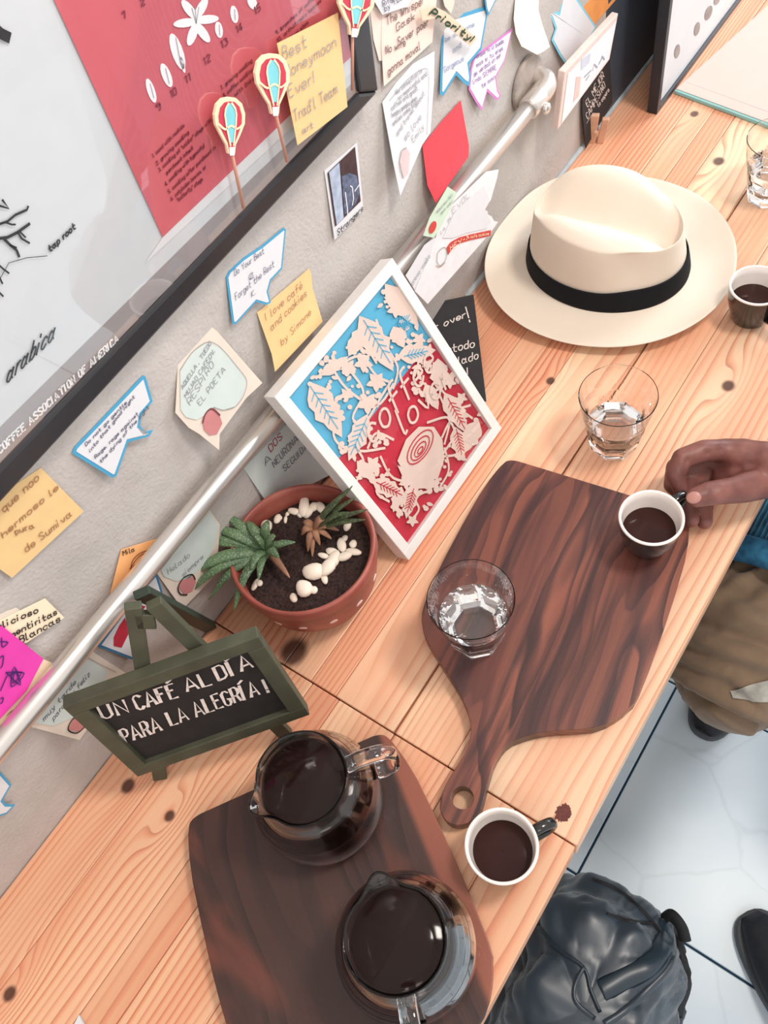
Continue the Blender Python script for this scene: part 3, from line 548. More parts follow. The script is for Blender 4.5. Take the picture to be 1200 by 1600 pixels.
note('paper_note', 'white pointed paper tip beside the Priority strip at the top', 'note', q([(515, -60), (605, -60), (600, 20), (580, 88), (540, 40)]), wplane(700, 0, .004, 3), CREAM)
note('paper_note', 'long blank cream note curling above the pipe elbow', 'note', q([(985, -60), (1130, -60), (1125, 60), (1145, 140), (1197, 292), (1160, 320), (1118, 342), (1020, 290), (985, 210), (972, 120)]), wplane(820, 10, .004, 9), mat('warm_white_paper', (246, 236, 222), .85, var=.02))
note('paper_note', 'plain red diamond shaped note above the steel pipe', 'note', [(720, 157), (726, 190), (733, 228), (732, 245), (700, 290), (681, 318), (668, 290), (660, 228), (690, 190)], wplane(700, 180, .002, 6), mat('red_paper', (222, 72, 84), .85, var=.05), lines=[])
q = lambda pts: px(pts, 6, 600, 240)
bag = note('paper_bag_note', 'crinkled white paper bag with a red label taped under the pipe', 'note', q([(1075, 150), (1060, 230), (1000, 440), (955, 480), (945, 530), (970, 540), (975, 570), (1010, 590), (1030, 630), (1070, 640), (1000, 740), (410, 1410), (290, 1290), (430, 960), (560, 560), (960, 170)]), wplane(700, 300, .0335, 2), mat('thin_white_paper', (232, 230, 232), .8, var=.03, bump=.001),
     patches=[('red_label', q([(583, 880), (620, 830), (700, 785), (800, 758), (1000, 716), (995, 770), (800, 812), (690, 845), (640, 885), (597, 950)]), mat('red_label_print', (206, 70, 62), .8, var=.03)), ('white_panel', q([(545, 790), (650, 560), (930, 300), (990, 440), (945, 520), (1000, 640), (960, 700), (760, 745), (640, 790)]), WHITE)],
     texts=[('EVOL', *q([(640, 560), (800, 400)]), 7), ('M', *q([(600, 650), (618, 625)]), 5), ('LA', *q([(530, 755), (570, 710)]), 5)], ink=INKG, up=(-.4, -1), wd=.0006,
     lines=[('oval_drawing', q([(490, 1010), (500, 930), (550, 880), (580, 900), (575, 990), (520, 1050), (490, 1010)]), .0010, GREY), ('oval_drawing', q([(480, 1050), (520, 1060), (570, 1020)]), .0008, INKB)])
pb_ = wplane(700, 300, .0335, 2); vs, fs = merge(write(pb_, 'HEY-X', *q([(615, 905), (790, 790)]), 6.5, .0010, (-.3, -1), off=.0012), write(pb_, 'cafe cookies', *q([(805, 790), (975, 758)]), 4.5, .0006, (-.2, -1), off=.0012)); tag(obj('label_lettering', vs, fs, PKC, bag), 'cream lettering on the red label')
note('paper_note', 'pale green note with a red oval, lying over the pipe', 'note', q([(600, 310), (690, 372), (560, 640), (470, 790), (370, 770), (430, 600)]), wplane(690, 330, .0355, 1), mat('pale_green_paper', (206, 226, 204), .85, var=.03), patches=[('red_oval', px(blob(453, 690, 62, 30, 1.95), 6, 600, 240), MATS['red_label_print'])], texts=[('nunca mas feliz', *q([(490, 560), (640, 390)]), 5), ('que aqui', *q([(530, 570), (640, 450)]), 5)], ink=INKG, wd=.0005)
note('paper_note', 'long white slip under the green note, beside the art frame top', 'note', q([(380, 860), (470, 790), (520, 800), (440, 960), (295, 1290), (205, 1145)]), wplane(650, 420, .0345, 1), WHITE, texts=[('breve vuelo', *q([(262, 1235), (430, 965)]), 6)], ink=INKG, up=(-.9, -.6), wd=.0006)
q = lambda pts: px(pts, 4, 760, 0)
note('speech_bubble_note', 'blue edged blank bubble note right above the pipe elbow', 'note', q([(362, 50), (380, 48), (455, 80), (485, -60), (540, -50), (685, 165), (640, 250), (502, 412), (460, 350), (408, 252), (432, 180), (405, 110)]), wplane(890, 30, .002, 4), WHITE, border=mat('light_blue_edge_print', (130, 205, 228), .8), bw=.0028)
note('sticky_note', 'orange sticky note at the top, beyond the blank bubble note', 'note', q([(590, 60), (700, -60), (860, -60), (672, 158)]), wplane(930, 20, .0015, 3), mat('deep_orange_paper', (240, 160, 90), .85, var=.08))
# small white sign plate, propped on the pipe end
ps = wplane(*q([(640, 400)])[0], .036, -3)
sg = thing('photo_plaque', ps.at(*q([(640, 600)])[0]), 'thick white photo plaque fixed by the pipe elbow', 'plaque')
vs, fs = prism([ps.at(*p) for p in q([(490, 450), (825, 82), (770, 372), (445, 812)])], ps.n, .009); o = obj('plate', vs, fs, mat('pale_plaque_edge', (226, 204, 196), .5), sg); bevel(o, .001)
patch('faded_photo', q([(508, 462), (812, 128), (762, 366), (468, 772)]), ps, .0004, mat('faded_photo_print', (232, 234, 240), .35, var=.05, scale=70), sg)
patch('faded_block', q([(560, 480), (590, 478), (575, 600), (540, 640)]), ps, .0007, mat('faded_pink_print', (228, 196, 190), .4), sg); patch('faded_block', q([(590, 370), (650, 330), (640, 390), (590, 440)]), ps, .0007, mat('faded_blue_print', (200, 206, 222), .4), sg)
vs, fs = merge(*[ribbon([ps.at(*p, .001) for p in q(l)], .0018, ps.n) for l in ([(610, 480), (650, 440)], [(660, 440), (670, 400), (690, 420)], [(700, 400), (720, 360)], [(720, 350), (735, 370)], [(620, 500), (640, 470)])]); obj('faded_lettering', vs, fs, mat('faded_grey_print', (150, 156, 176), .6), sg)
# black card held by a clothes peg
CB = mat('chalk_black_card', (44, 42, 44), .75, var=.12, scale=90); CHK = mat('white_chalk', (235, 222, 215), .9, var=.1, scale=300)
pc = Plane(T(917, 233, .001), (0, -math.cos(.07), math.sin(.07)))
cd = thing('chalk_card', pc.at(917, 233), 'small black card clamped in a wooden peg, leaning below the plaque', 'card')
vs, fs = prism([pc.at(*p) for p in q([(772, 372), (788, 640), (622, 926), (600, 700), (600, 620), (690, 420)])], pc.n, .0012); obj('card', vs, fs, CB, cd)
vs, fs = merge(write(pc, 'EL MEJOR', *q([(632, 668), (735, 480)]), 8, .0013, (-.5, -.9)), write(pc, 'CAMPESINO', *q([(632, 745), (742, 540)]), 8, .0012, (-.5, -.9)), write(pc, 'te espera', *q([(700, 672), (768, 565)]), 6, .001, (-.5, -.9)), ribbon([pc.at(*p, .0005) for p in q([(625, 770), (665, 705)])], .0008, pc.n)); obj('chalk_lettering', vs, fs, CHK, cd)
PEGM = mat('peg_wood', (222, 176, 148), .6, var=.12, scale=50)
a0 = T(930, 222); ux = V((.35, -.94, 0)).normalized(); uy = V((0, 0, 1)).cross(ux)
vs, fs = obox(a0 + V((0, 0, .0)) - uy * .004, ux * -.012, uy * .008, V((0, 0, .046)) + ux * .004); o = obj('peg_half', vs, fs, PEGM, cd); bevel(o, .001)
vs, fs = obox(a0 + ux * .0025 - uy * .004, ux * .010, uy * .008, V((0, 0, .040)) + ux * .006); o = obj('peg_half', vs, fs, PEGM, cd); bevel(o, .001)
vs, fs = tube([a0 + ux * .001 - uy * .006 + V((0, 0, .022)), a0 + ux * .001 + uy * .006 + V((0, 0, .022))], .003, 10); obj('spring', vs, fs, STEEL, cd)
# ================================================================== WHITE FRAME WITH PAPER CUT
FW = mat('white_painted_wood', (228, 223, 219), .5, var=.03)
F3 = T(639, 876, .009); F4 = T(784.5, 669.5, .009); fu = (F4 - F3); fu.z = 0; fwid = fu.length; fu.normalize()
F2 = Plane(F3, fu).at(429, 621); fv = (F2 - F3); fh = fv.length; fv.normalize(); fn = fu.cross(fv).normalized()
if fn.y > 0: fn = -fn
DP = .020; FPl = Plane(F3, fn)
fr = thing('art_frame', F3, 'white framed blue and red paper-cut picture leaning on the wall', 'picture frame')
def fl_(a, b, off=0.0): return F3 + fu * a + fv * b + fn * off
RW = .0125
for (a0_, a1_, b0_, b1_) in ((0, fwid, 0, RW), (0, fwid, fh - RW, fh), (0, RW, RW, fh - RW), (fwid - RW, fwid, RW, fh - RW)):
    vs, fs = obox(fl_(a0_, b0_), fu * (a1_ - a0_), fv * (b1_ - b0_), -fn * DP); o = obj('frame_rail', vs, fs, FW, fr); bevel(o, .0008)
vs, fs = obox(fl_(RW * .6, RW * .6, -.006), fu * (fwid - 1.2 * RW), fv * (fh - 1.2 * RW), -fn * .004); obj('backing_board', vs, fs, mat('red_card_ground', (190, 36, 58), .7, var=.06, scale=40), fr)
FA = Plane(fl_(0, 0, -.0045), fn)
c5 = lambda pts: px(pts, 3, 400, 400)
def clipin(p): return p
lx0, ly0 = RW * .7, RW * .7
def floc(u, v):
    P = FA.at(u, v) - F3; return P.dot(fu), P.dot(fv)
sa = floc(*c5([(375, 970)])[0]); sb = floc(*c5([(835, 383)])[0])
vs, fs = prism([fl_(lx0, sa[1] * .5 + sb[1] * .5, -.0055), fl_(fwid - lx0, sa[1] * .5 + sb[1] * .5, -.0055), fl_(fwid - lx0, fh - ly0, -.0055), fl_(lx0, fh - ly0, -.0055)], fn, .0003); obj('blue_card_ground', vs, fs, mat('sky_blue_card', (84, 168, 202), .7, var=.04, scale=40), fr)
CUT = mat('cream_cut_paper', (220, 196, 184), .8, var=.03); cut = []
def leaf2(x0, y0, x1, y1, wd, bul=.5, lob=0):
    d = V((x1 - x0, y1 - y0)); L = d.length; d /= L; n = V((-d[1], d[0])); k = 9; up_, dn = [], []
    for i in range(k + 1):
        t = i / k; r = wd * math.sin(math.pi * min(1, t ** .8)) * (1 + lob * .18 * math.cos(t * 34))
        up_.append((x0 + d[0] * L * t + n[0] * r, y0 + d[1] * L * t + n[1] * r)); dn.append((x0 + d[0] * L * t - n[0] * r, y0 + d[1] * L * t - n[1] * r))
    return up_ + dn[-2:0:-1]
def addp(pts, off=.0): cut.append(prism([FA.at(*p, .0012 + off + random.uniform(0, .0002)) for p in c5(pts)], fn, .0005))
def vein(x0, y0, x1, y1, n=5, side=22, blue=True):
    d = V((x1 - x0, y1 - y0)); L = d.length; d /= L; nn = V((-d[1], d[0])); res = [[(x0, y0), (x1, y1)]]
    for i in range(n):
        t = .15 + .7 * i / n; b = V((x0, y0)) + d * L * t
        for s in (1, -1): e = b - d * side * .8 * -1 + nn * s * side * (1 - .4 * t); res.append([(b[0], b[1]), (e[0], e[1])])
    return [ribbon([FA.at(*p, .0017) for p in c5(l)], .0011, fn) for l in res]
BV, RV = [], []
for L_ in ((250, 590, 400, 850, 62), (480, 280, 640, 540, 60), (600, 130, 760, 330, 48), (660, 470, 840, 440, 46), (520, 740, 430, 960, 44), (430, 470, 520, 300, 34), (640, 330, 690, 430, 36), (300, 560, 430, 470, 28)): addp(leaf2(*L_, lob=1))
for L_ in ((880, 640, 985, 830, 44), (930, 800, 965, 960, 36), (1040, 770, 960, 930, 44), (540, 1050, 700, 1130, 40), (740, 1060, 700, 1230, 34), (850, 480, 860, 640, 42), (790, 600, 850, 720, 34), (680, 1080, 640, 1200, 28), (470, 960, 560, 1060, 30)): addp(leaf2(*L_, lob=1))
for a in ((250, 610, 380, 810), (500, 300, 625, 500), (515, 760, 440, 930), (650, 330, 720, 300)): BV += vein(*a, 5, 34)
for a in ((690, 470, 800, 445),): BV += vein(*a, 5, 22)
for a in ((895, 665, 975, 810), (935, 810, 960, 930), (560, 1060, 680, 1120), (735, 1090, 705, 1200)): RV += vein(*a, 6, 22)
# stems, flowers and berries
def stroke(pts, wd=.0028): cut.append(ribbon(spline([FA.at(*p, .0014) for p in c5(pts)], 5), wd, fn))
for s in (((330, 480), (420, 620), (560, 700), (640, 600)), ((440, 540), (500, 640), (450, 760), (520, 820)), ((380, 520), (480, 470), (560, 560), (620, 590)), ((380, 700), (360, 840), (420, 900), (500, 880)), ((600, 420), (660, 520), (640, 620)), ((700, 400), (760, 460), (740, 560)),
          ((560, 300), (600, 380), (700, 380)), ((620, 600), (560, 700), (460, 900), (600, 900)), ((450, 880), (500, 960), (470, 1050)), ((580, 940), (640, 1040), (760, 1060)), ((620, 1000), (560, 1100), (620, 1150)), ((800, 780), (900, 760), (880, 880)), ((860, 620), (930, 700), (1010, 760)),
          ((1000, 700), (900, 720), (860, 660)), ((700, 1100), (760, 1180), (720, 1240)), ((820, 1100), (760, 1120), (700, 1200)), ((860, 940), (960, 920), (1030, 820)), ((880, 900), (900, 1000), (860, 1080)), ((640, 860), (560, 830), (520, 900)), ((420, 430), (500, 420), (560, 500))): stroke(s)
def flower(x, y, r):
    for i in range(5):
        a = i * 1.257 + .3; addp(leaf2(x, y, x + r * math.cos(a), y + r * math.sin(a), r * .3))
for f in ((500, 500, 48), (560, 590, 50), (520, 690, 55), (430, 520, 40), (650, 250, 42), (545, 975, 42), (700, 1060, 36), (730, 1240, 30), (905, 590, 34), (960, 665, 30), (800, 510, 30), (760, 390, 34), (420, 650, 36)): flower(*f)
random.seed(11)
reg = [(300, 560, 70), (350, 500, 50), (470, 420, 60), (450, 560, 80), (420, 720, 70), (480, 820, 60), (600, 450, 70), (700, 360, 60), (740, 520, 50), (560, 650, 60), (630, 200, 50), (780, 430, 40), (520, 1010, 55), (620, 1080, 60), (680, 1170, 50), (780, 1120, 70), (880, 1000, 50), (940, 900, 50), (1000, 780, 45), (900, 560, 45), (760, 620, 40), (590, 870, 40), (840, 1080, 40), (430, 900, 40)]
for (x, y, r) in reg:
    for _ in range(3):
        a = random.uniform(0, 6.28); q_ = r * math.sqrt(random.random()); g_ = random.uniform(0, 6.28); x_, y_ = x + q_ * math.cos(a), y + q_ * math.sin(a); addp(leaf2(x_, y_, x_ + 34 * math.cos(g_), y_ + 34 * math.sin(g_), 9))
    for _ in range(8):
        a = random.uniform(0, 6.28); q_ = r * math.sqrt(random.random()); s = random.uniform(7, 14); addp([(x + q_ * math.cos(a) + s * math.cos(t * .785), y + q_ * math.sin(a) + s * math.sin(t * .785)) for t in range(8)])
# cup with latte swirl and script lettering
addp([(700, 860), (760, 800), (830, 800), (870, 860), (880, 950), (850, 1040), (770, 1070), (700, 1030), (660, 960)])
addp([(660, 980), (700, 1000), (860, 1060), (840, 1085), (760, 1090), (690, 1050)])
stroke([(868, 850), (905, 780), (925, 840), (870, 930)], .003)
for k_, pts in enumerate((blob(765, 895, 92, 42, -1.0, 20), blob(765, 900, 66, 29, -1.0, 18), blob(765, 905, 42, 17, -1.0, 14), blob(765, 910, 20, 8, -1.0, 10))):
    RV.append(ribbon([FA.at(*p, .0019) for p in c5(pts + pts[:1])], .0015, fn))
vs, fs = merge(*cut); o = obj('paper_cut', vs, fs, CUT, fr); o['kind'] = 'stuff'
vs, fs = merge(*BV); obj('blue_leaf_veins', vs, fs, MATS['sky_blue_card'], fr)
vs, fs = merge(*RV); obj('red_leaf_veins', vs, fs, MATS['red_card_ground'], fr)
t1_ = write(FA, 'coffee', *c5([(540, 880), (835, 520)]), 42, .0030, (-.5, -.86), slant=.15, off=.0021, jit=.1); t2_ = write(FA, 'lover', *c5([(690, 830), (905, 600)]), 36, .0030, (-.5, -.86), slant=.15, off=.0021, jit=.1)
vs, fs = merge(t1_, t2_); obj('script_lettering', vs, fs, CUT, fr)
vs, fs = obox(fl_(RW * .8, RW * .8, -.0006), fu * (fwid - 1.6 * RW), fv * (fh - 1.6 * RW), -fn * .001); obj('glass_pane', vs, fs, clear_mat('picture_glass', .16), fr)
# black chalk card behind it
BR = T(760, 627, .0005); TR = Wp(740, 460, .028); TL = Plane((0, 0, TR.z), (0, 0, 1)).at(664, 476); hd = (TL - TR).normalized(); cv_ = BR - TR
cn = hd.cross(cv_).normalized()
if cn.y > 0: cn = -cn
kp = Plane(BR, cn); kc = thing('chalk_card', BR, 'black card with white handwriting standing between the art frame and the hat', 'card')
wdt = .105
vs, fs = prism([BR, TR, TR + hd * wdt, BR + hd * wdt], cn, .0015); obj('card', vs, fs, CB, kc)
z5 = lambda pts: px(pts, 6.667, 660, 400)
vs, fs = merge(write(kp, 'pour over', *z5([(-60, 860), (445, 640)]), 10, .0014, (-.1, -1)), write(kp, '!', *z5([(495, 690), (500, 690)]), 24, .0016, (-.3, -1)), write(kp, 'metodo', *z5([(180, 1030), (540, 950)]), 12, .0014, (-.1, -1)), write(kp, 'colado', *z5([(260, 1170), (580, 1070)]), 12, .0013, (-.1, -1)), write(kp, '!', *z5([(470, 1230), (475, 1230)]), 10, .0014, (-.1, -1)))
obj('chalk_lettering', vs, fs, CHK, kc)
# ================================================================== CHALKBOARD EASEL
GRN = mat('olive_painted_wood', (72, 74, 58), .6, var=.22, scale=35, bump=.0006)
s_ = 1.0227
ec = [CAM + (V(p) - CAM) * s_ for p in ((-.0062, -.0553, .9728), (.1301, -.1678, .9808), (.1102, -.1851, .8416), (-.0261, -.0726, .8336))]
ex = ((ec[1] - ec[0]) + (ec[2] - ec[3])).normalized(); ey = ((ec[3] - ec[0]) + (ec[2] - ec[1])); ey = (ey - ex * ey.dot(ex)).normalized(); en = ex.cross(ey).normalized()
if en.dot(CAM - ec[0]) < 0: en = -en
EW = ((ec[1] - ec[0]).length + (ec[2] - ec[3]).length) / 2; EH = ((ec[3] - ec[0]).length + (ec[2] - ec[1]).length) / 2; E0 = sum(ec, V()) / 4 - ex * EW / 2 - ey * EH / 2
ED = .013; ER = .016
ea = thing('chalkboard_easel', V((E0.x, E0.y, TZ)), 'small olive green easel sign with a chalked message in Spanish', 'sign')
def el_(a, b, off=0.0): return E0 + ex * a + ey * b + en * off
for (a, b, c, d) in ((0, EW, 0, ER), (0, EW, EH - ER, EH), (0, ER, ER, EH - ER), (EW - ER, EW, ER, EH - ER)):
    vs, fs = obox(el_(a, c), ex * (b - a), ey * (d - c), -en * ED); o = obj('frame_rail', vs, fs, GRN, ea); bevel(o, .001)
vs, fs = obox(el_(ER * .7, ER * .7, -.006), ex * (EW - 1.4 * ER), ey * (EH - 1.4 * ER), -en * .004); obj('blackboard', vs, fs, mat('blackboard_paint', (34, 30, 30), .8, var=.25, scale=60), ea)
EB = Plane(el_(0, 0, -.0055), en)
e3 = lambda pts: px(pts, 3, 90, 920)
tx = []
for s, a, b, h in (('UN', (215, 610), (334, 578), 24), ('CAFÉ', (378, 566), (562, 504), 26), ('AL', (610, 480), (722, 447), 24), ('DÍA', (758, 428), (915, 365), 25), ('PARA', (318, 722), (488, 660), 26), ('LA', (535, 640), (615, 610), 25), ('ALEGRÍA', (652, 597), (946, 492), 26), ('!', (988, 485), (992, 484), 24)):
    a, b = e3([a, b]); tx.append(write(EB, s, a, b, h * .88, .0027, (-.42, -.9), slant=-.02, jit=.16, off=.0004, smooth=False, vary=.35))
vs, fs = merge(*tx); tag(obj('chalk_lettering', vs, fs, CHK, ea), 'white chalk lettering UN CAFÉ AL DÍA PARA LA ALEGRÍA')
# legs: two front legs meet near the top behind the board, a rear leg props it
LPl = Plane(el_(0, 0, -ED - .0005), en)
def leg(p0, p1, wd=.014, th=.009, nm='front_leg', m=GRN):
    d = (p1 - p0).normalized(); s = en.cross(d).normalized(); vs, fs = obox(p0 - s * wd / 2, s * wd, p1 - p0, -en * th); o = obj(nm, vs, fs, m, ea); bevel(o, .001); return o
def ontable(p, q):
    t = (TZ + .0015 - p.z) / (q.z - p.z); return p + (q - p) * t
la = LPl.at(208, 952); lb = LPl.at(253, 1236); leg(la, ontable(la, lb))
ra = LPl.at(240, 948); rb = LPl.at(445, 1150); leg(ra, ontable(ra, rb))
vs, fs = obox(LPl.at(208, 962), LPl.at(240, 962) - LPl.at(208, 962), LPl.at(214, 984) - LPl.at(208, 962), -en * .007); o = obj('cross_bar', vs, fs, GRN, ea); bevel(o, .001)
rt = (la + ra) / 2 - en * .012; rf = T(330, 985, .002)
d = (rf - rt); s = d.cross(V((0, 0, 1))).normalized() * .014; vs, fs = obox(rt - s / 2, s, d, V((0, 0, 1)).cross(s).normalized() * .009); o = obj('rear_leg', vs, fs, mat('shaded_green_wood', (44, 56, 46), .6, var=.2, scale=35), ea); bevel(o, .001)  # rear leg in a darker green, its shadow put into the colour
# ================================================================== TERRACOTTA POT
PC = V((.2515, -.0825, TZ))
def terracotta():
    k = NT('terracotta'); tc = k.n('ShaderNodeTexCoord'); n1 = k.n('ShaderNodeTexNoise', i_Scale=18.0, i_Detail=6.0); k.link(tc.outputs['Object'], n1.inputs[0])
    c = k.ramp(n1.outputs[0], ((.3, S(130, 62, 52)), (.55, S(158, 82, 70)), (.75, S(174, 104, 90)))); k.link(c, k.b.inputs['Base Color']); k.b.inputs['Roughness'].default_value = .42; k.bump(n1.outputs[0], .3, .001); return k.m
pot = thing('potted_succulents', PC, 'terracotta bowl of two succulents with white pebbles', 'potted plant')
prof = [(.040, .0), (.052, .001), (.060, .012), (.069, .032), (.0735, .055), (.0748, .072), (.078, .078), (.0785, .092), (.0765, .0955), (.0735, .094), (.0715, .088), (.070, .070), (.066, .045), (.055, .030), (.0, .028)]
vs, fs = lathe(prof, PC, 64, close=False); fs.append(tuple(range(64))[::-1]); po_ = obj('pot', vs, fs, terracotta(), pot, True)
DOT = mat('white_paint', (238, 206, 196), .6)
dots = []
for i in range(14):
    th = math.radians(-150 + i * 26); r = .0725; c = PC + V((r * math.cos(th), r * math.sin(th), .052)); n = V((math.cos(th), math.sin(th), -.2)).normalized(); t = V((-math.sin(th), math.cos(th), 0)); u = n.cross(t)
    dots.append(prism([c + n * .0012 + t * .0045 * math.cos(a * .63) + u * .0030 * math.sin(a * .63) for a in range(10)], n, .0012))
vs, fs = merge(*dots); tag(obj('painted_dots', vs, fs, DOT, po_), 'row of painted white dots')
# soil: lumpy disc
def zsoil(x, y): return .071 + .004 * noise.noise(V((x * 40, y * 40, 1))) + .0022 * noise.noise(V((x * 150, y * 150, 5)))
vs = [PC + V((0, 0, zsoil(0, 0)))]; fs = []; NR, NS = 26, 72
for j in range(1, NR + 1):
    for i in range(NS):
        r = .0695 * j / NR; th = 2 * math.pi * i / NS; x, y = r * math.cos(th), r * math.sin(th); vs.append(PC + V((x, y, zsoil(x, y) + random.uniform(-.0006, .0006))))
for i in range(NS): fs.append((0, 1 + i, 1 + (i + 1) % NS))
for j in range(NR - 1):
    for i in range(NS): a = 1 + j * NS + i; b = 1 + j * NS + (i + 1) % NS; fs.append((a, a + NS, b + NS, b))
o = obj('soil', vs, fs, mat('dark_soil', (52, 34, 30), .95, var=.7, scale=300, bump=.004), pot, True)
# leaves
def haw():
    k = NT('succulent_leaf'); tc = k.n('ShaderNodeTexCoord'); n1 = k.n('ShaderNodeTexVoronoi', i_Scale=520.0); k.link(tc.outputs['Object'], n1.inputs[0])
    n2 = k.n('ShaderNodeTexNoise', i_Scale=25.0); k.link(tc.outputs['Object'], n2.inputs[0])
    c = k.ramp(n2.outputs[0], ((.3, S(66, 92, 62)), (.7, S(106, 136, 96)))); f = k.n('ShaderNodeMapRange'); k.link(n1.outputs[0], f.inputs[0]); f.inputs[1].default_value = .42; f.inputs[2].default_value = .15; f.inputs[4].default_value = .5
    c = k.mix(f.outputs[0], c, S(190, 205, 180)); k.link(c, k.b.inputs['Base Color']); k.b.inputs['Roughness'].default_value = .5; k.b.inputs['Subsurface Weight'].default_value = .08; k.bump(n1.outputs[0], .5, .0006); return k.m
HM = haw(); HB = mat('striped_succulent_leaf', (74, 84, 56), .55, var=.6, scale=330, bump=.001); DRY = mat('dried_leaf', (150, 108, 84), .7, var=.3, scale=60)
def plant(nm, ctr, leaves, label):
    st = obj(nm, *tube([ctr - V((0, 0, .006)), ctr + V((0, 0, .006))], .006, 10), HM, pot); st['label'] = label
    for (tip, bow, r, m) in leaves:
        a = ctr + V((0, 0, .002)); b = V(tip); mid = (a + b) / 2 + V((0, 0, bow)); pts = spline([a, mid, b], 7); n = len(pts) - 1
        R = [max(.0004, r * .82 * (math.sin(math.pi * min(1, .25 + i / n * .75)) ** .8) * (1.0 if i < n else .1)) for i in range(n + 1)]
        vs, fs = tube(pts, R, 8, flat=.5, up=(0, 0, 1)); obj('leaf', vs, fs, m, st, True)
ct = T(420, 862, .078)
L1 = [((344, 800), .100, .012, .0075), ((321, 823), .098, .012, .0080), ((303, 839), .094, .010, .0070), ((288, 849), .088, .012, .0075), ((291, 901), .086, .016, .0095), ((290, 930), .075, .018, .0085), ((326, 937), .07, .016, .0075), ((365, 955), .075, .018, .0070),
      ((404, 906), .095, .008, .0060), ((386, 814), .105, .010, .0075), ((419, 813), .108, .012, .0070), ((398, 838), .115, .008, .0080), ((430, 838), .115, .008, .0085), ((442, 850), .102, .006, .0060), ((392, 890), .1, .010, .0070), ((436, 872), .11, .008, .0065)]
plant('rosette_succulent', ct, [(T(*p, z), b, r, HM) for p, z, b, r in L1] + [(T(453, 903, .085), .006, .005, DRY), (T(462, 847, .09), .006, .006, HM)], 'green rosette succulent with pointed dotted leaves')
ct2 = T(492, 828, .08)
L2 = [((551, 759), .118, .004, .0055), ((556, 777), .115, .004, .0052), ((575, 796), .112, .004, .0050), ((571, 812), .108, .004, .0048), ((540, 770), .12, .006, .0055), ((528, 785), .12, .006, .0060), ((545, 800), .115, .006, .0052)]
L3 = [((471, 836), .085, .008, .006), ((481, 862), .078, .008, .005), ((530, 829), .082, .010, .0055), ((500, 852), .08, .008, .005), ((474, 815), .09, .006, .006), ((518, 842), .08, .006, .005), ((488, 870), .076, .004, .004), ((510, 810), .1, .008, .007)]
plant('striped_succulent', ct2, [(T(*p, z), b, r, HB) for p, z, b, r in L2] + [(T(*p, z), b, r, DRY) for p, z, b, r in L3], 'small striped succulent with dried brown lower leaves')
# pebbles: each one on its own
PEB = mat('white_pebble', (236, 222, 206), .5, var=.06, scale=80)
def pebble(x, y, a, b, ang, big=False):
    u, v = 290 + x / 3.871, 720 + y / 3.871; z = .0755; p = T(u, v, z); rel = p - PC
    m = math.hypot(rel.x, rel.y)
    if m > .061: p = PC + V((rel.x, rel.y, 0)) * (.061 / m) + V((0, 0, z)); rel = p - PC
    p.z = TZ + zsoil(rel.x, rel.y) + min(a, b) * .42
    vs, fs = lathe([(max(.001, math.cos(t)), math.sin(t)) for t in [math.radians(d) for d in range(-90, 91, 22)]], (0, 0, 0), 14, close=True)
    ca, sa = math.cos(ang), math.sin(ang); c3 = min(a, b) * .62; sd = random.random() * 9
    W_ = []
    for q_ in vs:
        k = 1 + .16 * noise.noise(V(q_) * .9 + V((sd, sd, 0))); X, Y, Z = q_[0] * a * k, q_[1] * b * k, q_[2] * c3 * k
        W_.append(p + V((ca * X - sa * Y, sa * X + ca * Y, Z)))
    big = a > .0098
    zone = ('at the counter side rim of the pot' if y > 560 else 'beside the striped succulent' if x > 850 else 'beside the rosette succulent' if x < 520 else 'at the far side of the pot')
    if y > 700 and x < 480: zone = 'under the rosette succulent leaves'
    lab = {715: 'largest flat oval white pebble at the far side of the pot', 772: 'largest round white pebble in the succulent pot, in front of the pair', 716: 'big white pebble alone below the cluster', 890: 'broad white pebble nearest the striped succulent in the cluster', 858: 'rounded white pebble in the middle of the counter side cluster'}.get(x if b > .004 and y != 775 else -1, ('small ' if a < .0058 else '') + 'white pebble on the soil ' + zone)
    tag(obj('pebble', W_, fs, PEB, None, True, loc=p), lab, 'pebble', 'pebbles in the succulent pot')
for x, y, a, b, g in ((490, 262, 7, 5, .3), (600, 283, 4, 3, 0), (715, 240, 17, 7, .6), (770, 270, 8, 6, 0), (820, 255, 10, 6, 1), (655, 300, 9, 5, 1.8), (740, 305, 9, 6, .1), (690, 322, 5, 4, .8), (560, 325, 4, 3, 1), (600, 347, 6, 2.5, .6), (470, 378, 9, 8, .8), (432, 350, 7, 5, 0),
                      (975, 385, 8, 5, .3), (957, 460, 5, 4, 0), (940, 500, 11, 6, .8), (1010, 496, 6, 5, .5), (1012, 545, 11, 5, 1.9), (882, 540, 5, 9, .2), (830, 565, 8, 4, 1.7), (958, 573, 6, 11, .9), (890, 597, 15, 8, .2), (858, 645, 13, 9, .1), (772, 668, 12, 14, .7), (835, 700, 10, 4, .9),
                      (716, 770, 13, 10, 1.1), (772, 775, 6, 5, 1), (645, 815, 7, 5, 1), (410, 745, 9, 4, .2), (445, 735, 5, 4, 1), (370, 395, 6, 4, 1)): pebble(x, y, a * .00085, b * .00085, g)
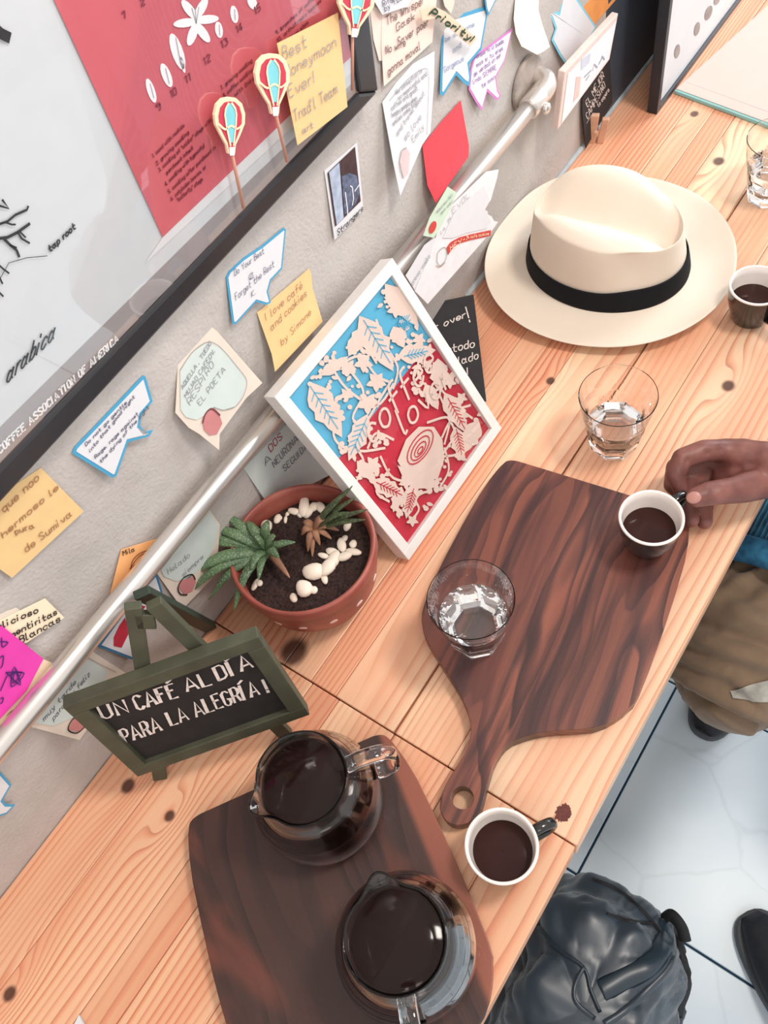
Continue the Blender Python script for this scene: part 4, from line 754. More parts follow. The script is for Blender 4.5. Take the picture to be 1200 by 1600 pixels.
# ================================================================== WALNUT SERVING BOARDS
BO = [(0.0, -.085), (0, -.04), (0, .04), (.0, .085), (.0006, .096), (.0035, .1035), (.010, .1075), (.022, .111), (.058, .1175), (.14, .1205), (.2127, .1195), (.2285, .1155), (.245, .107), (.2629, .0905), (.2792, .0596), (.290, .042), (.3064, .024), (.320, .018), (.3368, .0164), (.3616, .0195), (.378, .0215), (.390, .0185), (.398, .011), (.4015, .001), (.3985, -.008), (.392, -.0145), (.378, -.0180), (.360, -.0170), (.3354, -.0130), (.3200, -.0145), (.3049, -.0207), (.2841, -.0395), (.261, -.0721), (.2416, -.0985), (.230, -.108), (.2163, -.1149), (.19, -.1185), (.14, -.1195), (.058, -.116), (.022, -.1105), (.010, -.1070), (.0035, -.1035), (.0006, -.096)]
def board(O, ang, label, m, hole=(.375, .0015), zt=.018):
    """body end middle at O, long axis towards the handle at angle ang"""
    t = thing('serving_board', V((O[0], O[1], TZ)), label, 'cutting board', 'walnut serving boards')
    bm = bmesh.new(); out = spline([(x, y, 0) for x, y in BO], 2, closed=True); ov = [bm.verts.new((p.x, p.y, 0)) for p in out]
    hv = [bm.verts.new((hole[0] + .0105 * math.cos(i * math.pi / 12), hole[1] + .0105 * math.sin(i * math.pi / 12), 0)) for i in range(24)]
    es = [bm.edges.new((ov[i], ov[(i + 1) % len(ov)])) for i in range(len(ov))] + [bm.edges.new((hv[i], hv[(i + 1) % 24])) for i in range(24)]
    bmesh.ops.triangle_fill(bm, edges=es, use_beauty=True)
    for f in list(bm.faces):
        c = f.calc_center_median()
        if math.hypot(c.x - hole[0], c.y - hole[1]) < .0095 and all((v in hv) for v in f.verts): bm.faces.remove(f)
    r = bmesh.ops.extrude_face_region(bm, geom=bm.faces[:]); nv = [g for g in r['geom'] if isinstance(g, bmesh.types.BMVert)]
    bmesh.ops.translate(bm, verts=nv, vec=(0, 0, zt)); bmesh.ops.recalc_face_normals(bm, faces=bm.faces)
    me = bpy.data.meshes.new('board'); bm.to_mesh(me); bm.free(); me.materials.append(m)
    o = bpy.data.objects.new('board', me); col.objects.link(o); o.parent = t; bevel(o, .0025, 3, 50); t.rotation_euler = (0, 0, ang); o.location = (0, 0, .0005)
    return t
WAL = wood_mat('figured_walnut', (146, 86, 68), (104, 60, 52), (52, 32, 33), 30, 12, [], rough=.38, stretch=(2.2, 11.0), rand=False, streak=.8, coat=.1, line=.66, patch=((56, 35, 38), .46, .60, 2.2, 24, 3.1))
WAL2 = wood_mat('dark_walnut', (78, 50, 44), (62, 42, 38), (44, 30, 29), 34, 9, [], rough=.38, stretch=(2.4, 9.0), rand=False, streak=.8, coat=.1, sap=(.096, .104, (146, 84, 66)), line=.6, patch=((112, 62, 50), .54, .70, 4.5, 12, 7.7))
board((.505, -.291), math.atan2(-.135, -.991), 'walnut serving board with one handle, under the held cup and a water glass', WAL)
b2 = board((.0605, -.1835), math.atan2(-.829, -.56), 'dark walnut serving board carrying the two glass carafes', WAL2)
# ================================================================== CARAFES
GL = glass_mat('clear_glass', 1.42); COF = mat('black_coffee', (34, 20, 18), .08, var=.1, scale=10, spec=.22)
CPROF = [(.046, 0), (.053, .0015), (.0575, .008), (.060, .020), (.0605, .032), (.0595, .043), (.0570, .052), (.0568, .054), (.0535, .061), (.0532, .063), (.0490, .0695), (.0487, .0715), (.0440, .0770), (.0405, .082), (.0385, .088), (.0390, .093), (.0410, .0985), (.0418, .1005)]
def carafe(pos, spa, haa, label, flip=False):
    t = thing('glass_carafe', pos, label, 'carafe', 'carafes of black coffee')
    def shp(th, r, z):
        d = (th - spa + math.pi) % (2 * math.pi) - math.pi; g = math.exp(-(d / .26) ** 2); k = max(0, min(1, (z - .080) / .020))
        return r + g * k * k * .0095 - (math.exp(-((abs(d) - .52) / .2) ** 2) * k * .0012), z + g * k * .0028
    n = 72; inner = [(r - .0020, max(.0025, z)) for r, z in CPROF][::-1]; inner[0] = (CPROF[-1][0] - .0016, CPROF[-1][1])
    prof = CPROF + [(CPROF[-1][0] - .0008, .1012)] + inner
    vs, fs = lathe(prof, pos, n, shp, close=True); o = obj('glass_bowl', vs, fs, GL, t, True)
    ins = [(r - .0022, max(.0028, z)) for r, z in CPROF if z < .075]; ins = [(.001, .0028)] + ins + [(.0435, .0745), (.0005, .0745)]
    vs, fs = lathe(ins, pos, 48, close=True); obj('coffee', vs, fs, COF, t, True)
    dx = V((math.cos(haa), math.sin(haa), 0)); base = V(pos)
    pth = spline([base + dx * .0395 + V((0, 0, .0885)), base + dx * .055 + V((0, 0, .0925)), base + dx * .074 + V((0, 0, .088)), base + dx * .083 + V((0, 0, .070)), base + dx * .079 + V((0, 0, .048)), base + dx * .068 + V((0, 0, .040)), base + dx * .0600 + V((0, 0, .043))], 7)
    sd = V((-dx.y, dx.x, 0)); vs, fs = [], []
    for i, p in enumerate(pth):
        tn = (pth[min(i + 1, len(pth) - 1)] - pth[max(i - 1, 0)]).normalized(); nn = tn.cross(sd)
        for a in range(12):
            th = a * math.pi / 6; vs.append(p + sd * math.cos(th) * .0078 + nn * math.sin(th) * .0030)
    for i in range(len(pth) - 1):
        for a in range(12): q0 = i * 12 + a; q1 = i * 12 + (a + 1) % 12; fs.append((q0, q1, q1 + 12, q0 + 12))
    fs.append(tuple(range(12))[::-1]); fs.append(tuple(range(len(vs) - 12, len(vs)))); obj('handle', vs, fs, GL, t, True)
    return t
def ang(p, q): return math.atan2(q.y - p.y, q.x - p.x)
BT = .0186
r1 = T(470, 1215, BT + .1); c1 = V((r1.x, r1.y, TZ + BT)); carafe(c1, ang(r1, T(406, 1258, BT + .1)), ang(r1, T(605, 1172, BT + .09)), 'glass carafe of black coffee nearer the chalkboard sign')
r2 = T(616, 1466, BT + .1); c2 = V((r2.x, r2.y, TZ + BT)); carafe(c2, ang(r2, T(590, 1368, BT + .1)), ang(r2, T(640, 1590, BT + .09)), 'glass carafe of black coffee nearer the counter edge, handle toward the viewer')
# ================================================================== ESPRESSO CUPS
CB2 = mat('black_glazed_ceramic', (30, 28, 28), .18, var=.1, coat=.4); CW = mat('white_glazed_ceramic', (246, 238, 232), .2, var=.01, coat=.3); COF2 = mat('espresso_coffee', (50, 24, 20), .1, var=.12, scale=30, spec=.22)
def cup(pos, lvl=.030, tilt=None):
    t = thing('espresso_cup', pos, '', 'cup', 'black and white espresso cups')
    out = [(.0175, 0), (.0205, .0008), (.0212, .003), (.0262, .016), (.0298, .030), (.0318, .044), (.0327, .0535)]
    vs, fs = lathe([(.001, .0)] + out, pos, 56, close=False); obj('outer_wall', vs, fs, CB2, t, True)
    inn = [(.0327, .0535), (.0325, .0552), (.0312, .0558), (.0298, .0548), (.0290, .044), (.0270, .030), (.0228, .014), (.016, .006), (.0005, .0045)]
    vs, fs = lathe(inn, pos, 56, close=False); tag(obj('inner_wall', vs, fs, CW, t, True), 'white inside and rim')
    rl = .0225 + (lvl - .014) / .016 * .0044; vs, fs = lathe([(rl, lvl - .0004), (rl - .001, lvl), (.0005, lvl)], pos, 40, close=False); obj('coffee', vs, fs, COF2, t, True)
    p = V(pos); pth = spline([p + V((.0312, 0, .046)), p + V((.040, 0, .0475)), p + V((.0500, 0, .043)), p + V((.0515, 0, .033)), p + V((.045, 0, .023)), p + V((.0262, 0, .018))], 6)
    vs, fs = [], []
    for i, q_ in enumerate(pth):
        tn = (pth[min(i + 1, len(pth) - 1)] - pth[max(i - 1, 0)]).normalized(); sd = V((0, 1, 0)); nn = tn.cross(sd)
        for a in range(10): th = a * math.pi / 5; vs.append(q_ + sd * math.cos(th) * .0052 + nn * math.sin(th) * .0032)
    for i in range(len(pth) - 1):
        for a in range(10): q0 = i * 10 + a; q1 = i * 10 + (a + 1) % 10; fs.append((q0, q1, q1 + 10, q0 + 10))
    fs.append(tuple(range(10))[::-1]); fs.append(tuple(range(len(vs) - 10, len(vs)))); obj('handle', vs, fs, CB2, t, True)
    return t
k1 = T(783.5, 1321, .055); K1 = V((k1.x, k1.y, TZ)); cp = cup((K1.x, K1.y, TZ)); cp.rotation_euler = (0, 0, ang(k1, T(855, 1288, .045)))
tag(cp, 'espresso cup standing by the board handle beside the spill')
k2 = T(1018, 808, .0735); K2 = V((k2.x, k2.y, TZ + BT)); H2 = ang(k2, T(1074, 768, .06)); c_b = dup(cp, (K2.x, K2.y, TZ + BT), H2, label='espresso cup held in a hand at the board corner')
k3 = T(1184, 445, .055); c_c = dup(cp, (k3.x, k3.y, TZ), ang(k3, T(1260, 520, .045)), label='espresso cup standing beside the straw hat')
# ================================================================== WATER GLASSES
def tumbler(pos, rot, lvl, label):
    t = thing('water_glass', pos, label, 'glass', 'half filled water glasses'); N = 8
    def fac(th, r, z):
        k = max(0, min(1, (.050 - z) / .008)); a = ((th - rot) % (2 * math.pi / N)) - math.pi / N; pr_ = math.cos(math.pi / N) / math.cos(a) * 1.035
        return r * (1 - k + k * pr_), z
    out = [(.0245, 0), (.0265, .001), (.0272, .004), (.0300, .020), (.0335, .040), (.0350, .048), (.0365, .054), (.0385, .064), (.0408, .078), (.0425, .0895)]
    inn = [(.0421, .0904), (.0415, .0899), (.0397, .078), (.0374, .064), (.0352, .054), (.0328, .046), (.0295, .036), (.0255, .022), (.0215, .0135), (.015, .0115), (.0005, .0112)]
    def f2(th, r, z): return fac(th, r, z) if z < .05 else (r, z)
    vs, fs = lathe([(.0005, .0015), (.02, .0015)] + out + inn, pos, 96, lambda th, r, z: fac(th, r, z), close=True); obj('glass_body', vs, fs, glass_mat('tumbler_glass', 1.38), t, False)
    wi = [(.0005, .0116)] + [(r - .0004, z) for r, z in inn[::-1][1:] if z < lvl]; rt_ = wi[-1][0] + (lvl - wi[-1][1]) * .22; wi += [(rt_, lvl), (.0005, lvl)]
    vs, fs = lathe(wi, pos, 64, fac, close=True); obj('water', vs, fs, glass_mat('water', 1.33), t, False)
    return t
g1 = T(735, 935, .090 + BT); tumbler((g1.x, g1.y, TZ + BT), .35, .052, 'faceted water glass standing on the walnut board')
g2 = T(966, 617, .090); tumbler((g2.x, g2.y, TZ), .1, .040, 'faceted water glass on the bare counter in front of the hat')
g3 = T(1222, 216, .090); tumbler((g3.x, g3.y, TZ), .1, .050, 'faceted water glass near the teal edged book')
# ================================================================== STRAW HAT
def straw():
    k = NT('woven_straw'); tc = k.n('ShaderNodeTexCoord')
    w1 = k.n('ShaderNodeTexWave', i_Scale=420.0, wave_type='BANDS', bands_direction='X'); w2 = k.n('ShaderNodeTexWave', i_Scale=420.0, wave_type='BANDS', bands_direction='Y')
    for w_ in (w1, w2): k.link(tc.outputs['Object'], w_.inputs[0]); w_.inputs['Distortion'].default_value = .6
    s = k.math('MULTIPLY', k.math('ADD', w1.outputs['Fac'], w2.outputs['Fac']), .5); n1 = k.n('ShaderNodeTexNoise', i_Scale=14.0); k.link(tc.outputs['Object'], n1.inputs[0])
    c = k.mix(n1.outputs[0], S(226, 211, 193), S(232, 219, 204)); c = k.mix(k.math('MULTIPLY', s, .12), c, S(205, 185, 165)); k.link(c, k.b.inputs['Base Color']); k.b.inputs['Roughness'].default_value = .7; k.bump(s, .25, .0004); return k.m
STRAW = straw()
HC = V((.818, -.147, TZ)); ha = math.radians(-80)          # front of the hat points at angle ha
hat = thing('straw_hat', HC, 'cream woven straw fedora with a black ribbon band', 'hat')
# brim outline from the sight lines of its visible edge, height rising at the wall side
brim_px = [(755, 410), (759, 448), (778, 479), (817, 510), (874, 533), (939, 542), (1008, 537), (1066, 517), (1108, 491), (1139, 456), (1150, 414), (1146, 368), (1123, 330), (1093, 305), (1070, 293), (763, 376), (790, 333), (817, 307), (851, 284)]
pol_ = []
for (u, v) in brim_px:
    z = .022
    for _ in range(12):
        p = T(u, v, z); th = math.atan2(p.y - HC.y, p.x - HC.x); s_w = max(0, math.sin(th)); z = .014 + .034 * s_w ** 1.5 + .010 * max(0, -math.sin(th)) ** 2
        if p.y > -.012: z = min(.09, z + .0)
    pol_.append((th, math.hypot(p.x - HC.x, min(p.y, -.004) - HC.y), z))
pol_.sort()
def brimR(th):
    a = pol_ + [(t + 2 * math.pi, r, z) for t, r, z in pol_]; a = [(t - 2 * math.pi, r, z) for t, r, z in pol_] + a
    wsum = 0; rs = 0; zs = 0
    for t, r, z in a:
        w_ = math.exp(-((t - th) / .30) ** 2) + 1e-12; wsum += w_; rs += w_ * r; zs += w_ * z
    return rs / wsum, zs / wsum
CA, CBr = .102, .084                                       # crown half length / half width at the band
def crown_r(th, k=1.0):
    d = th - ha; ca, sb = CA * k, CBr * k; return ca * sb / math.sqrt((sb * math.cos(d)) ** 2 + (ca * math.sin(d)) ** 2)
NSH = 128; vs, fs = [], []
prof_b = 11
for j in range(prof_b):
    t = j / (prof_b - 1)
    for i in range(NSH):
        th = 2 * math.pi * i / NSH - math.pi; R, Z = brimR(th); r0 = crown_r(th) * .985; r = r0 + (R - r0) * t
        zz = .020 + (Z - .020) * (t ** 1.6) - .006 * math.sin(math.pi * t) 
        vs.append(HC + V((r * math.cos(th), r * math.sin(th), zz)))
for j in range(prof_b - 1):
    for i in range(NSH): a = j * NSH + i; b = j * NSH + (i + 1) % NSH; fs.append((a, a + NSH, b + NSH, b))
o = obj('brim', vs, fs, STRAW, hat, True); sm = o.modifiers.new('thick', 'SOLIDIFY'); sm.thickness = .0022; sm.offset = 0; subsurf(o, 1)
HT = .119
def crown_pt(s, th):
    """s 0 at the band, 1 at the crown centre"""
    df = math.cos(th - ha)                                 # +1 front, -1 back
    if s < .62:
        t = s / .62; fd_ = (.5 + .5 * df) ** 2; k = 1 - .10 * t ** 1.4 - .05 * fd_ * t; r = crown_r(th, k); z = .018 + (HT - .022) * (1 - (1 - t) ** 1.15) * (1 - .10 * fd_)
        # pinches at both sides of the front
        dl = math.sin(th - ha); r *= 1 - .20 * math.exp(-((df - .60) / .30) ** 2) * math.sin(math.pi * min(1, t * .55 + .25)) ** 2 * t
        return r, z
    t = (s - .62) / .38; r1_, z1_ = crown_pt(.6199, th); tt = t * math.pi / 2
    r = r1_ * (1 - t) ** .80 if t < 1 else 0; z = z1_ + (.018 + (HT - .022) * .975 - z1_) * t * t * (3 - 2 * t) + .010 * math.sin(min(1, t * 3) * math.pi / 2)
    return r, z
vs, fs = [], []; NC = 34
for j in range(NC + 1):
    s = j / NC
    for i in range(NSH):
        th = 2 * math.pi * i / NSH; r, z = crown_pt(s, th); x, y = r * math.cos(th), r * math.sin(th)
        if s > .45:
            f = min(1, (s - .45) / .25); f = f * f * (3 - 2 * f)
            lx = x * math.cos(ha) + y * math.sin(ha); ly = -x * math.sin(ha) + y * math.cos(ha)
            wv = .029 * (1 - .15 * lx / CA); z -= f * (.036 * math.exp(-(ly / wv) ** 2) * .92 + .024 * (.5 + .5 * max(-1, lx / CA)) ** 2)
        vs.append(HC + V((x, y, z)))
for j in range(NC):
    for i in range(NSH): a = j * NSH + i; b = j * NSH + (i + 1) % NSH; fs.append((a, b, b + NSH, a + NSH))
o = obj('crown', vs, fs, STRAW, hat, True); subsurf(o, 1)
vs, fs = [], []
for j, (z, k) in enumerate(((.0185, 1.012), (.024, 1.020), (.034, 1.012), (.0455, 1.003), (.0475, .995))):
    for i in range(NSH):
        th = 2 * math.pi * i / NSH; s = max(0, (z - .018)) / (HT - .022) * .62 * .9; r, _ = crown_pt(s, th); r = max(r, crown_r(th, .9)) * k + .0012; vs.append(HC + V((r * math.cos(th), r * math.sin(th), z)))
for j in range(4):
    for i in range(NSH): a = j * NSH + i; b = j * NSH + (i + 1) % NSH; fs.append((a, b, b + NSH, a + NSH))
o = obj('hat_band', vs, fs, mat('black_grosgrain', (22, 22, 26), .8, var=.2, scale=500, spec=.2), hat, True); sm = o.modifiers.new('thick', 'SOLIDIFY'); sm.thickness = .0012; sm.offset = 1
# ================================================================== BLACK FRAME AND BOOK, FAR END
bf = thing('black_frame', (1.14, -.06, TZ), 'black framed picture standing upright on the counter by the teal edged book', 'picture frame')
X0, X1, Y0, Y1, ZT = 1.139, 1.62, -.068, -.052, TZ + .55
for b_ in (box(X0, X0 + .010, Y0, Y1, TZ + .0005, ZT), box(X1 - .010, X1, Y0, Y1, TZ + .0005, ZT), box(X0 + .010, X1 - .010, Y0, Y1, TZ + .0005, TZ + .010), box(X0 + .010, X1 - .010, Y0, Y1, ZT - .01, ZT)): o = obj('frame_rail', *b_, mat('navy_black_frame', (34, 42, 52), .4, var=.1), bf); bevel(o, .0008)
obj('picture', *box(X0 + .009, X1 - .009, Y0 + .004, Y1 - .003, TZ + .009, ZT - .009), mat('pale_picture_print', (206, 210, 214), .35, var=.05, scale=8), bf)
bp = Plane((0, Y0 + .0038, 0), (0, -1, 0)); bl = []
for u, v, a, b, g in ((1107, 20, 12, 5, 1.9), (1089, 45, 11, 4, 1.8), (1058, 80, 11, 4, 1.75), (1120, 0, 8, 4, 1.9)): bl.append(prism([bp.at(x, y, .0004) for x, y in blob(u, v, a, b, g)], bp.n, .0002))
for b_ in bl: obj('bean_drawing', *b_, mat('taupe_print', (150, 138, 134), .6, var=.2), bf)
# book: teal cover, cream page block
TEAL = mat('teal_cover', (150, 206, 206), .55, var=.05); PG = mat('cream_cover_paper', (200, 185, 176), .7, var=.015)
A_ = T(1053, 147); B_ = T(1200, 202); bd = (B_ - A_); bd.z = 0; bd.normalize(); pd = V((-bd.y, bd.x, 0)); 
if pd.x < 0: pd = -pd
bk = thing('cover_book', A_, 'large cream book with a teal edge lying at the far end of the counter', 'book')
vs, fs = obox(A_ + V((0, 0, .0006)), bd * .33, pd * .42, V((0, 0, .0055))); o = obj('teal_cover', vs, fs, TEAL, bk); bevel(o, .0008)
vs, fs = obox(A_ + V((0, 0, .0061)) + pd * .0035 + bd * .001, bd * .328, pd * .416, V((0, 0, .0012))); obj('cream_cover', vs, fs, PG, bk)
vs, fs = obox(A_ + V((0, 0, .0073)) + pd * .024 + bd * .004, bd * .32, pd * .0009, V((0, 0, .0002))); obj('crease_line', vs, fs, mat('crease_print', (208, 186, 190), .7), bk)
# ================================================================== BACKPACK
NY = mat('navy_nylon', (38, 54, 67), .36, var=.3, scale=9, sheen=.2, spec=.7); NYB = mat('black_webbing', (22, 24, 28), .7, var=.2, scale=200)
BC = V((.055, -.530, 0)); bpk = thing('backpack', BC, 'dark blue nylon backpack standing on the floor by the counter', 'backpack')
BA = math.radians(12)
def bag_pt(u, v, grow=1.0):
    """u around 0..1, v height 0..1"""
    th = 2 * math.pi * u; e = .74
    cx = math.copysign(abs(math.cos(th)) ** e, math.cos(th)); cy = math.copysign(abs(math.sin(th)) ** e, math.sin(th))
    h = .44; prof = (1 - max(0, (v - .45) / .55) ** 2.6) ** .5 * (1 - .08 * (1 - v)) * (.90 + .10 * math.sin(min(1, v * 1.6) * math.pi))
    x = cx * .185 * prof * grow; y = cy * .118 * prof * grow - .01 + .015 * v; z = h * (v if v < .45 else .45 + .55 * math.sin((v - .45) / .55 * math.pi / 2) ** 1.0)
    p = V((x, y, z)); q_ = p * 1.0
    w_ = .022 * noise.noise(V((x * 9 + z * 4, y * 9, z * 12 - x * 9))) + .020 * abs(noise.noise(V((x * 22 + z * 9, y * 20 + 3, z * 26 + x * 14)))) + .004 * noise.noise(V((x * 60, y * 60, z * 60)))
    n = V((cx, cy, .5 * v)).normalized(); p = p + n * w_ * grow * (.3 + .7 * min(1, v * 3))
    c, s = math.cos(BA), math.sin(BA); return BC + V((c * p.x - s * p.y, s * p.x + c * p.y, max(.001, p.z)))
NU, NV_ = 144, 84; vs, fs = [], []
for j in range(NV_ + 1):
    for i in range(NU): vs.append(bag_pt(i / NU, min(.9995, j / NV_)))
for j in range(NV_):
    for i in range(NU): a = j * NU + i; b = j * NU + (i + 1) % NU; fs.append((a, b, b + NU, a + NU))
fs.append(tuple(range(NU))[::-1]); fs.append(tuple(range(NV_ * NU, NV_ * NU + NU))); o = obj('bag_body', vs, fs, NY, bpk, True)
from mathutils.bvhtree import BVHTree as _BV
_bm = o.data; _bv = _BV.FromPolygons([tuple(v.co) for v in _bm.vertices], [tuple(p.vertices) for p in _bm.polygons]); _o0 = origin(o)
def onbag(u, v):
    h = _bv.ray_cast(CAM - _o0, ray(u, v).normalized())
    if h[0] is None: h = _bv.find_nearest(Plane((0, 0, .3), (0, 0, 1)).at(u, v) - _o0)
    n = h[1] if h[1].dot(ray(u, v)) < 0 else -h[1]; return h[0] + _o0, n
def band(nm, pts, wd, m, th=.0025, n=6):
    P = spline([V((u, v, 0)) for u, v in pts], n); H = [onbag(p.x, p.y) for p in P]; ps = [h[0] for h in H]; ns = [h[1] for h in H]
    ps = [ps[0]] + [(ps[i - 1] + ps[i] * 2 + ps[i + 1]) / 4 for i in range(1, len(ps) - 1)] + [ps[-1]]
    ns = [sum(ns[max(0, i - 3):i + 4], V()).normalized() for i in range(len(ns))]; vs, fs = [], []
    for i, p in enumerate(ps):
        tn = (ps[min(i + 1, len(ps) - 1)] - ps[max(i - 1, 0)]).normalized(); out = ns[i]; sd = tn.cross(out).normalized(); out = sd.cross(tn).normalized()
        vs += [p + sd * wd / 2 - out * .002, p + sd * wd * .35 + out * th, p - sd * wd * .35 + out * th, p - sd * wd / 2 - out * .002, p - out * .012]
    for i in range(len(ps) - 1):
        for a in range(5): q0 = i * 5 + a; q1 = i * 5 + (a + 1) % 5; fs.append((q0, q0 + 5, q1 + 5, q1))
    fs += [(4, 3, 2, 1, 0), tuple(len(vs) - 5 + a for a in range(5))]; return obj(nm, vs, fs, m, bpk, True)
NY2 = mat('dark_navy_nylon', (34, 50, 62), .35, var=.2, scale=14, spec=.6)
band('zip_seam', [(925, 1374), (960, 1388), (990, 1410), (1015, 1436), (1034, 1462)], .0045, NYB)
band('pocket_seam', [(948, 1428), (975, 1438), (1000, 1442), (1020, 1443)], .004, NYB)
band('flap_edge', [(1042, 1446), (1038, 1475), (1012, 1508), (975, 1530), (940, 1548)], .026, NY2, .003)
band('flap_edge', [(1058, 1486), (1044, 1516), (1012, 1548), (975, 1580), (945, 1600)], .010, NY, .0025)
band('zip_seam', [(842, 1446), (872, 1482), (912, 1512), (922, 1545), (938, 1582)], .005, NY2, .004)
band('fold_seam', [(912, 1512), (898, 1540), (900, 1566), (930, 1592)], .006, NY, .004)
band('side_strap', [(1040, 1428), (1060, 1462), (1072, 1500), (1080, 1545), (1082, 1600)], .024, NYB, .005)
tp, tn_ = onbag(1036, 1436); hp = spline([tp, tp + V((.008, -.006, .012)), tp + V((.002, -.022, .014)), tp + V((-.008, -.034, .0))], 6)
vs, fs = tube(hp, .0075, 8, flat=.4); obj('grab_loop', vs, fs, NYB, bpk, True)
# ================================================================== BLACK SHOE AT THE FRAME EDGE
SH0 = V((.262, -.806, 0)); sd_ = V((.55, .835, 0)).normalized()
def shoe(origin_, d, label, L=.285, Wd=.052, name='shoe', m=None):
    t = thing(name, origin_, label, 'shoe'); s = V((d.y, -d.x, 0)); n = 26; ks = 20
    def ring(x, w_, h, z0=0, k=20):
        return [origin_ + d * x + s * w_ * math.copysign(abs(math.cos(2 * math.pi * i / k)) ** .8, math.cos(2 * math.pi * i / k)) + V((0, 0, z0 + h * (.5 + .5 * math.sin(2 * math.pi * i / k)))) for i in range(k)]
    vs, fs = [], []
    for j in range(n + 1):
        t_ = j / n; x = -L / 2 + L * t_; w_ = Wd * math.sin(math.pi * min(1, max(.02, t_ * .96 + .02))) ** .38 * (.80 + .2 * math.sin(t_ * 3)); h = .028 + (.06 * (1 - t_) ** 1.1 + .02 * math.sin(math.pi * t_)) ; vs += ring(x, w_, h * (1 if 0 < j < n else .6), .012)
    for j in range(n):
        for i in range(20): a = j * 20 + i; b = j * 20 + (i + 1) % 20; fs.append((a, b, b + 20, a + 20))
    fs += [tuple(range(20)), tuple(range(n * 20, n * 20 + 20))[::-1]]; obj('upper', vs, fs, m or mat('black_canvas', (28, 32, 40), .7, var=.2, scale=200), t, True)
    out = [origin_ + d * (L / 2 + .006) * math.copysign(abs(math.cos(a)) ** .8, math.cos(a)) + s * (Wd + .004) * math.copysign(abs(math.sin(a)) ** .8, math.sin(a)) * (.9 + .1 * math.cos(a)) + V((0, 0, .020)) for a in [2 * math.pi * i / 40 for i in range(40)]]
    vs, fs = prism(out, V((0, 0, 1)), .0195); o = obj('sole', vs, fs, mat('dark_grey_rubber', (70, 74, 80), .6), t); bevel(o, .003)
    for k in range(4):
        x = .0 + k * .018; vs, fs = tube(spline([origin_ + d * x + s * (-.02) + V((0, 0, .092 - x * .5)), origin_ + d * x + V((0, 0, .100 - x * .5)), origin_ + d * x + s * .02 + V((0, 0, .092 - x * .5))], 4), .0022, 6); obj('lace', vs, fs, NYB, t, True)
    return t
shoe(SH0, sd_, 'black shoe on the pale tiles at the right edge of the view')
# ================================================================== SEATED PERSON
SKIN = None
def skin():
    k = NT('brown_skin'); tc = k.n('ShaderNodeTexCoord'); n1 = k.n('ShaderNodeTexNoise', i_Scale=45.0, i_Detail=5.0); k.link(tc.outputs['Object'], n1.inputs[0]); n2 = k.n('ShaderNodeTexNoise', i_Scale=500.0, i_Detail=2.0); k.link(tc.outputs['Object'], n2.inputs[0])
    c = k.ramp(n1.outputs[0], ((.3, S(106, 62, 55)), (.7, S(140, 88, 79)))); k.link(c, k.b.inputs['Base Color']); k.b.inputs['Roughness'].default_value = .48; k.b.inputs['Subsurface Weight'].default_value = .12; k.b.inputs['Subsurface Radius'].default_value = (.006, .002, .001); k.bump(n2.outputs[0], .25, .0005); return k.m
SKIN = skin()
person = thing('person', V((.88, -.63, 0)), 'person in khaki trousers and denim jacket seated at the counter, fingers on a cup handle', 'person')
def capsules(chains, seg=14):
    out = []
    for ch in chains:
        for (a, ra), (b, rb) in zip(ch[:-1], ch[1:]):
            a, b = V(a), V(b); d = (b - a); L = d.length
            if L < 1e-6: continue
            d /= L; x = d.orthogonal().normalized(); y = d.cross(x); rings = []
            for k in range(5): t = -math.pi / 2 + k * math.pi / 10; rings.append((a + d * math.sin(t) * ra, math.cos(t) * ra))
            rings.append((a, ra))
            for k in range(1, 5): rings.append((a + d * L * k / 5, ra + (rb - ra) * k / 5))
            rings.append((b, rb))
            for k in range(1, 6): t = k * math.pi / 10; rings.append((b + d * math.sin(t) * rb, math.cos(t) * rb))
            vs, fs = [], []
            for (c, r) in rings:
                for i in range(seg): th = 2 * math.pi * i / seg; vs.append(c + (x * math.cos(th) + y * math.sin(th)) * max(r, 1e-5))
            for j in range(len(rings) - 1):
                for i in range(seg): p = j * seg + i; q_ = j * seg + (i + 1) % seg; fs.append((p, q_, q_ + seg, p + seg))
            fs += [tuple(range(seg))[::-1], tuple(range(len(vs) - seg, len(vs)))]; out.append((vs, fs))
    return merge(*out)
def voxel(o, size, smooth=6, fac=.5):
    r = o.modifiers.new('remesh', 'REMESH'); r.mode = 'VOXEL'; r.voxel_size = size; r.use_smooth_shade = True
    if smooth: s = o.modifiers.new('smooth', 'SMOOTH'); s.iterations = smooth; s.factor = fac
def hp_(u, v, z): return T(u, v, z)
def bake(o):
    """replace the mesh by its evaluated (remeshed) form so single folds can be shaped"""
    dg = bpy.context.evaluated_depsgraph_get(); dg.update(); ev = o.evaluated_get(dg); me = bpy.data.meshes.new_from_object(ev, depsgraph=dg); o.modifiers.clear(); o.data = me; me.polygons.foreach_set('use_smooth', [True] * len(me.polygons)); return me
def groove(me, o0, paths, depth, wd, box_=None):
    NN = [tuple(n_.vector) for n_ in me.vertex_normals]
    for v in me.vertices:
        p = v.co + o0
        if box_ and not (box_[0] < p.x < box_[1] and box_[2] < p.y < box_[3] and box_[4] < p.z < box_[5]): continue
        d = 0
        for P, dk, wk in paths:
            for a, b in zip(P[:-1], P[1:]):
                ab = b - a; t = max(0, min(1, (p - a).dot(ab) / ab.length_squared)); q_ = a + ab * t; m = (p - q_).length
                e_ = dk * depth * math.exp(-(m / (wk * wd)) ** 2); d = e_ if abs(e_) > abs(d) else d
        if d: v.co = v.co - V(NN[v.index]) * d
